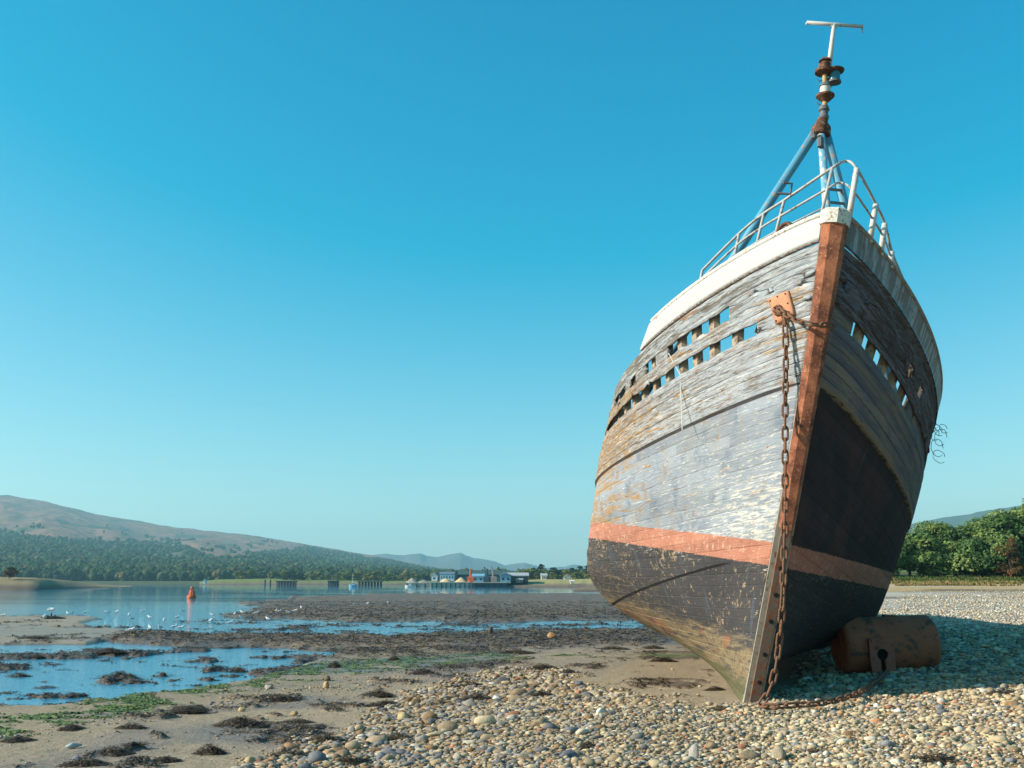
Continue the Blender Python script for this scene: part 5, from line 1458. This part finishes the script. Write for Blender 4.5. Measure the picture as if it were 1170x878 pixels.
# ------------------------------------------------------------------ gulls: one continuous body, with beak and legs as children
M_gull = simple('gull_white', lin(226, 226, 224), .05, 9, .8); M_gullw = simple('gull_wing_grey', lin(160, 166, 172), .1, 9, .8); M_beak = simple('gull_beak', lin(200, 150, 60), .1, 9, .6)
def gull_parts():
    m = MB(); m.tube([(-.24, 0, .17), (-.17, 0, .185), (-.08, 0, .20), (.02, 0, .205), (.10, 0, .23), (.135, 0, .275), (.165, 0, .305), (.20, 0, .30), (.215, 0, .295)], [.006, .028, .058, .068, .052, .032, .034, .026, .012], 10)
    b = m.build('tmp', M_gull, None, True)
    m = MB()
    for s in (1, -1): m.tube([(.08, s * .045, .225), (0, s * .062, .225), (-.12, s * .04, .205), (-.27, s * .012, .185)], [.012, .030, .022, .004], 8)
    w_ = m.build('tmp', M_gullw, None, True)
    m = MB(); m.tube([(.205, 0, .30), (.255, 0, .288)], [.011, .003], 6); k = m.build('tmp', M_beak)
    legs = []
    for s in (1, -1):
        m = MB(); m.tube([(.01, s * .025, .15), (.015, s * .025, .01), (.05, s * .025, .004)], .006, 5); legs.append(m.build('tmp', M_beak).data)
    r = [b.data, w_.data, k.data] + legs
    for o in [o for o in COL.objects if o.name.startswith('tmp')]: bpy.data.objects.remove(o)
    return r
GP = gull_parts()
GUL = [(3, 707), (77, 704), (82, 703.5), (97, 703), (122, 702.5), (133, 702), (147, 706), (150, 711), (163, 701), (171, 709), (187, 712.5), (202, 709), (208, 701), (149, 725.5), (171, 722), (183, 722), (198, 721), (243, 706), (240, 713),
       (268, 705), (276, 709), (292, 704), (306, 711), (316, 701), (319, 702), (330, 703.5), (337, 701), (344, 697), (242, 716), (262, 716), (277, 703), (420, 692), (443, 691), (405, 693.5), (206, 722)]
for i, (px, py) in enumerate(GUL):
    z = .0
    for _ in range(8):
        p = at_z(px, py, z); z = z * .5 + .5 * max(ground_z(p.x, p.y), -.03)
    p = at_z(px, py, z); lab = 'white gull standing in the shallows among the flock'
    o = empty('gull', p, lab, 'gull', 'flock of gulls in the shallows', (i * 2.4) % 6.28); s = .78; o.scale = (s, s, s)
    for nm, me in zip(('body', 'wings', 'beak', 'leg', 'leg'), GP):
        c = bpy.data.objects.new(nm, me); link(c, o)
# one gull in flight low over the water
fg = empty('flying_gull', at_y(58, 697.5, 57), 'gull flying low over the water above the sandbar', 'gull', None, .6)
m = MB(); m.tube([(-.22, 0, 0), (-.1, 0, .01), (.05, 0, .01), (.16, 0, .02), (.2, 0, .02)], [.01, .05, .06, .035, .008], 10); m.build('body', M_gull, fg, True)
for s in (1, -1):
    m = MB(); vs = [(.09, s * .04, .02), (-.06, s * .04, .02), (.12, s * .28, .14), (-.01, s * .28, .13), (-.04, s * .62, .06), (-.10, s * .60, .05)]
    vs2 = [(x, y, z - .012) for x, y, z in vs]; m.add(vs + vs2, [(0, 1, 3, 2), (2, 3, 5, 4), (6, 8, 9, 7), (8, 10, 11, 9), (0, 2, 8, 6), (2, 4, 10, 8), (1, 7, 9, 3), (3, 9, 11, 5), (4, 5, 11, 10), (0, 6, 7, 1)]); m.build('wing', M_gull, fg)

# driftwood log with a pale end on the sandbar, and a white scrap in the foreground
g = on_ground(60, 707.5); k = g.y / F
dw = empty('driftwood', g, 'dark driftwood log with a pale broken end on the sandbar', 'driftwood')
M_dw = simple('driftwood_dark', lin(84, 76, 68), .3, 3, .9); M_dwp = simple('driftwood_pale', lin(168, 178, 178), .2, 3, .8)
dw.scale = (.85, .6, .6)
m = MB(); m.tube([(-8 * k, 0, .12), (0, .1, .12), (8 * k, .3, .08), (15 * k, .4, .05)], [.14, .13, .08, .03], 8); m.build('log', M_dw, dw, True)
m = MB(); m.tube([(-12.5 * k, 0, .18), (-11 * k, 0, .2), (-7 * k, 0, .16)], [.08, .2, .16], 8); m.build('pale_end', M_dwp, dw, True)
m = MB(); m.tube([(-3 * k, .1, .15), (-2.5 * k, .1, .55)], [.07, .02], 6); m.build('stub', M_dw, dw, True)
g = on_ground(83, 856); k = g.y / F
m = MB(); m.tube([(-8 * k, 0, .02), (-2 * k, .02, .03), (5 * k, .1, .025)], [.012, .03, .01], 6); o = m.build('driftwood_stick', M_dwp, None, True); o.location = g; tag(o, 'bleached white stick lying on the sand in the left foreground', 'driftwood')
# wooden post stub out on the weed
g = on_ground(560, 724); k = g.y / F; m = MB(); m.tube([(0, 0, -.1), (.02, 0, .12), (.03, 0, 7 * k)], [.09, .08, .06], 8); o = m.build('post_stub', M_dw, None, True); o.location = g; tag(o, 'short dark post stub standing in the channel on the flats', 'post')
# ------------------------------------------------------------------ the quay and the buildings on the far shore
QY = 338.0
def q3(px, py, Y=QY): v = at_y(px, py, Y); return v
def zof(py, Y=QY): return 1.9 + (664.5 - py) * Y / F
K = QY / F
M_conc = simple('quay_concrete', lin(178, 168, 152), .2, .4, .9, lin(120, 104, 90), (.56, .66)); M_dkq = simple('quay_dark', lin(44, 66, 76), .2, .4, .9)
M_sand = simple('sand_heap', lin(206, 184, 140), .12, .5, .95, bump=.3, bs=2); M_blu = simple('shed_blue', lin(120, 168, 192), .1, .3, .7); M_dgr = simple('shed_dark_green', lin(56, 84, 82), .1, .3, .8)
M_groof = simple('roof_grey', lin(170, 172, 172), .1, .3, .7); M_wht = simple('render_white', lin(216, 212, 204), .06, .3, .8); M_org = simple('machine_orange', lin(196, 96, 56), .1, .5, .7)
M_ste = simple('crane_steel', lin(50, 70, 84), .1, .5, .7); M_win = simple('window_dark', lin(40, 52, 60), .1, 1, .3); M_rub = simple('scrap_heap', lin(170, 158, 146), .4, .6, .95, lin(100, 80, 66), (.5, .6))
def X_(u, Y): return at_uY(u, Y)
# quay deck (structure-like thing of its own): wall + deck
def quay(name, u0, u1, Y, depth, top, mat, label, stripes=0):
    x0, x1 = X_(u0, Y), X_(u1, Y); z1 = zof(top, Y)
    r = empty(name, ((x0 + x1) / 2, Y, 0), label, 'quay')
    m = MB(); m.box((0, depth / 2, (z1 - 1.5) / 2), (x1 - x0, depth, z1 + 1.5)); m.build('wall', mat, r)
    m = MB(); m.box((0, depth / 2 - .1, z1 + .12), (x1 - x0 + .2, depth + .4, .22)); m.build('deck_slab', M_conc, r)
    for i in range(stripes):
        xx = -(x1 - x0) / 2 + (i + .5) * (x1 - x0) / stripes
        m = MB(); m.box((xx, -.14, (z1 - .4) / 2 - .1), (.35, .24, z1 + .3)); m.build('fender_pile', M_dkq, r)
quay('stone_quay', 491, 539, 338, 46, 666.0, M_conc, 'long pale concrete quay wall in front of the sand heaps', 9)
quay('dark_quay', 539.4, 579, 334, 50, 666.3, M_dkq, 'dark quay wall right of the pale one', 6)
quay('low_jetty', 462, 490.6, 352, 40, 666.6, M_conc, 'low stone jetty left of the quay', 3)
def heap(u0, u1, top, Y, mat, label, name='sand_heap', cat='heap', base=666):
    x0, x1 = X_(u0, Y), X_(u1, Y); h = zof(top, Y) - zof(base, Y); w_ = (x1 - x0) / 2; z0 = zof(base, Y)
    r = np.linspace(0, 1, 9); a = np.linspace(0, 2 * PI, 28, endpoint=False); R, A = np.meshgrid(r, a, indexing='ij')
    hh = h * np.clip(1 - R ** 1.3, 0, 1) * (1 + .35 * (fbm(np.cos(A) * 2 * R + u0, np.sin(A) * 2 * R, 3, 3) - .5)); V = np.stack([R * w_ * np.cos(A), R * w_ * .8 * np.sin(A), hh - .3], -1)
    i = np.arange(8)[:, None] * 28 + np.arange(28)[None]; j = np.arange(8)[:, None] * 28 + (np.arange(28)[None] + 1) % 28
    f = np.stack([i, i + 28, j + 28, j], -1).reshape(-1, 4)
    o = np_mesh(name, V.reshape(-1, 3), [f], mat, True); o.location = ((x0 + x1) / 2, Y, z0); tag(o, label, cat)
heap(500, 519, 659.6, 352, M_sand, 'larger rounded sand heap on the quay, left one')
heap(517, 536, 659.2, 356, M_sand, 'longer sand heap on the quay, right of the rounded one')
heap(532, 541, 661.8, 346, M_org, 'small orange heap at the end of the pale quay', 'orange_heap')
heap(462, 480, 659.5, 372, M_rub, 'heap of pale rubble and scrap at the left end of the quay', 'rubble_heap')
heap(476, 492, 661.5, 376, M_rub, 'brown scrap heap next to the pale rubble', 'rubble_heap')
def shed(name, u0, u1, Y, depth, eave, ridge, wall, roof, label, base=666, gable_front=False, wins=0, skew=0, cat='shed'):
    x0, x1 = X_(u0, Y), X_(u1, Y); zb, ze, zr = zof(base, Y), zof(eave, Y), zof(ridge, Y); W = x1 - x0
    r = empty(name, ((x0 + x1) / 2, Y, zb), label, cat)
    h = ze - zb; m = MB(); m.box((0, depth / 2, h / 2), (W, depth, h)); wl = m.build('wall', wall, r)
    rg = zr - ze
    if gable_front:
        m = MB(); vs = [(-W / 2, 0, h), (W / 2, 0, h), (0, 0, h + rg), (-W / 2, .3, h), (W / 2, .3, h), (0, .3, h + rg)]; m.add(vs, [(0, 1, 2), (5, 4, 3), (0, 2, 5, 3), (1, 4, 5, 2)]); m.build('gable', wall, r)
        vs = [(-W / 2 - .3, -.3, h - .1), (0, -.3, h + rg), (W / 2 + .3, -.3, h - .1)]; 
    else:
        vs = None
    m = MB(); t = .25
    if gable_front:
        a = [(-W / 2 - .3, h + .0), (0, h + rg + .05), (W / 2 + .3, h + .0)]
        P = [(x, y, z + dz) for y in (-.3, depth + .3) for dz in (0, t) for x, z in a]
        m.add(P, [(3, 4, 1, 0)[::1], (4, 5, 2, 1), (0, 1, 7, 6), (1, 2, 8, 7), (3, 9, 10, 4), (4, 10, 11, 5), (9, 6, 7, 10), (10, 7, 8, 11), (0, 6, 9, 3), (2, 5, 11, 8)])
    else:
        a = [(-.3, h + .0), (depth / 2, h + rg + .05), (depth + .3, h + .0)]
        P = [(x, y, z + dz) for x in (-W / 2 - .3, W / 2 + .3) for dz in (0, t) for y, z in a]
        m.add(P, [(0, 1, 4, 3), (1, 2, 5, 4), (0, 6, 7, 1), (1, 7, 8, 2), (3, 4, 10, 9), (4, 5, 11, 10), (9, 10, 7, 6), (10, 11, 8, 7), (0, 3, 9, 6), (2, 8, 11, 5)])
        m2 = MB(); 
        for sx in (-W / 2, W / 2 - .2): m2 = MB(); m2.add([(sx, 0, h), (sx, depth, h), (sx, depth / 2, h + rg), (sx + .2, 0, h), (sx + .2, depth, h), (sx + .2, depth / 2, h + rg)], [(0, 1, 2), (5, 4, 3), (0, 2, 5, 3), (1, 4, 5, 2), (0, 3, 4, 1)]); m2.build('gable', wall, r)
    m.build('roof', roof, r)
    for i in range(wins):
        xx = -W / 2 + (i + .5) * W / wins; m = MB(); m.box((xx, -.03, h * .55), (min(1.2, W / wins * .4), .06, h * .35)); m.build('window', M_win, r)
    return r
shed('long_shed', 523, 587, 430, 20, 657.4, 653.2, M_dgr, M_dgr, 'very long dark green shed with low roof behind the quay', 665)
shed('blue_shed', 539.5, 552.6, 372, 16, 659.2, 656.8, M_blu, M_blu, 'small bright blue shed behind the cranes', 665.5, wins=2)
shed('grey_roof_shed', 580, 603.5, 352, 15, 658.8, 655.6, M_dgr, M_groof, 'large shed with pale grey roof right of the quay', 666)
shed('blue_gable_shed', 571.5, 583.5, 346, 13, 658.2, 655.4, M_blu, M_groof, 'blue gabled shed with white front adjoining the grey roofed one', 666, True, wins=2)
shed('office_building', 502.5, 518.5, 420, 10, 657.2, 654.6, M_wht, simple('slate_roof', lin(96, 116, 134), .1, .5), 'low pale building with blue-grey roof behind the sand heaps', 664, wins=5, cat='building')
shed('small_house', 493, 499, 425, 8, 659.0, 656.4, M_wht, M_groof, 'small pale house left of the low building', 664, True, wins=1, cat='house')
shed('white_house', 618.5, 625, 430, 8, 658.6, 656.4, M_wht, M_groof, 'white house among the trees, left of the gabled cottage', 663, wins=3, cat='house')
shed('cottage', 645, 653.5, 425, 8, 660.8, 657.2, M_wht, simple('cottage_roof', lin(132, 122, 118), .1, .5), 'cottage with grey roof and white gable in front of the tree belt', 663.6, True, wins=2, cat='house')
shed('shore_cabin', 590, 597, 350, 5, 663.2, 661.9, M_conc, M_groof, 'low cabin by the mud shore right of the sheds', 666, wins=2, cat='hut')
# cranes
def crane(u, top, boom_u, boom_top, label, Y=343, mat=M_ste, base=666):
    x = X_(u, Y); zb = zof(base, Y); r = empty('crane', (x, Y, zb), label, 'crane'); H = zof(top, Y) - zb
    m = MB(); m.tube([(0, 0, 0), (0, 0, H)], [.45, .22], 8); m.build('mast', mat, r)
    m = MB(); m.tube([(0, 0, H * .42), (X_(boom_u, Y) - x, 0, zof(boom_top, Y) - zb)], [.26, .14], 6); m.build('boom', mat, r)
    m = MB(); m.box((0, 0, 1.0), (2.4, 2.2, 2.0), None, .2); m.build('cab', mat, r)
    m = MB(); m.tube([(0, 0, H), (X_(boom_u, Y) - x, 0, zof(boom_top, Y) - zb)], .08, 4); m.build('cable', mat, r)
crane(556.5, 651.5, 553.0, 648.6, 'dark slewing crane on the quay, left of the two')
crane(563.5, 651.0, 561.0, 648.0, 'grey crane with raised jib, right of the two', mat=simple('crane_grey', lin(140, 130, 126), .1, .5))
crane(537.5, 650.5, 539.0, 654.5, 'orange-red tower of machinery rising behind the sand heaps', 352, M_org)
# boats
def workboat(u, wl, L, H, Y, label, hullc, mast_top, name='moored_boat'):
    x = X_(u, Y); r = empty(name, (x, Y, 0), label, 'boat'); hl = L / 2; ys = 1.3
    st = np.linspace(-1, 1, 15); V = []
    for s in st:
        b = (1 - abs(s) ** 2.6) ** .8 * ys; sh = H * (1 + .25 * s * s)
        V += [(s * hl, -b, sh), (s * hl * .93, -b * .6, -.3), (s * hl * .93, b * .6, -.3), (s * hl, b, sh)]
    f = []
    for i in range(14):
        for j in range(3): f.append((i * 4 + j, i * 4 + j + 1, i * 4 + 5 + j, i * 4 + 4 + j))
        f.append((i * 4 + 3, i * 4, i * 4 + 4, i * 4 + 7))
    m = MB().add(V, f); m.build('hull', hullc, r)
    m = MB(); m.box((hl * .1, 0, H + .7), (L * .3, 1.7, 1.4), None, .15); m.build('wheelhouse', M_wht, r)
    m = MB(); m.box((hl * .1, -.87, H + .95), (L * .22, .05, .5)); m.build('window', M_win, r)
    m = MB(); m.tube([(-hl * .1, 0, H), (-hl * .1, 0, zof(mast_top, Y) / .6)], [.12, .06], 6); m.build('mast', M_wht, r)
    r.scale = (.6, .6, .6)
wb = workboat(403.5, 670, 4.4, 1.3, 330, 'small blue and white boat with a mast moored off the far shore', M_blu, 656)
workboat(468, 668.5, 5, .9, 345, 'low white boat beside the stone jetty', M_wht, 662)
# pier
def pier(u0, u1, Y, top, label, n=6, solid=False):
    x0, x1 = X_(u0, Y), X_(u1, Y); z = zof(top, Y); r = empty('pier', ((x0 + x1) / 2, Y, 0), label, 'pier')
    m = MB(); m.box((0, 0, z), (x1 - x0, 4, .35)); m.build('deck', M_dkq, r)
    for i in range(n):
        for y in (-1.6, 1.6):
            m = MB(); m.tube([(-(x1 - x0) / 2 + (i + .5) * (x1 - x0) / n, y, -.8), (-(x1 - x0) / 2 + (i + .5) * (x1 - x0) / n, y, z - .15)], .28, 6); m.build('pile', M_dkq, r)
pier(409, 437, 430, 664.8, 'long low dark pier right of the moored boat', 8)
pier(375, 387, 420, 664.2, 'short dark timber dolphin left of the moored boat', 5)
pier(316, 339, 440, 664.4, 'dark timber jetty below the thicket on the spit', 7)
for i, (u, lab) in enumerate([(303, 'lone mooring post left of the timber jetty'), (309, 'mooring post close to the timber jetty')]):
    m = MB(); m.tube([(0, 0, -.8), (0, 0, zof(662.5, 450))], .35, 7); o = m.build('mooring_post', M_dkq); o.location = (X_(u, 450), 450, 0); tag(o, lab, 'post')
# tiny white hut and sign far left, white box on right shore
shed('white_hut', 232.2, 234.6, 560, 3, 663.8, 662.6, M_wht, M_groof, 'tiny white hut at the left tip of the green spit', 667, True, cat='hut')
shed('boat_store', 652, 655.2, 345, 2.5, 665.0, 664.2, M_wht, M_wht, 'small white box shed by the mud shore right of the cottage', 667, cat='hut')
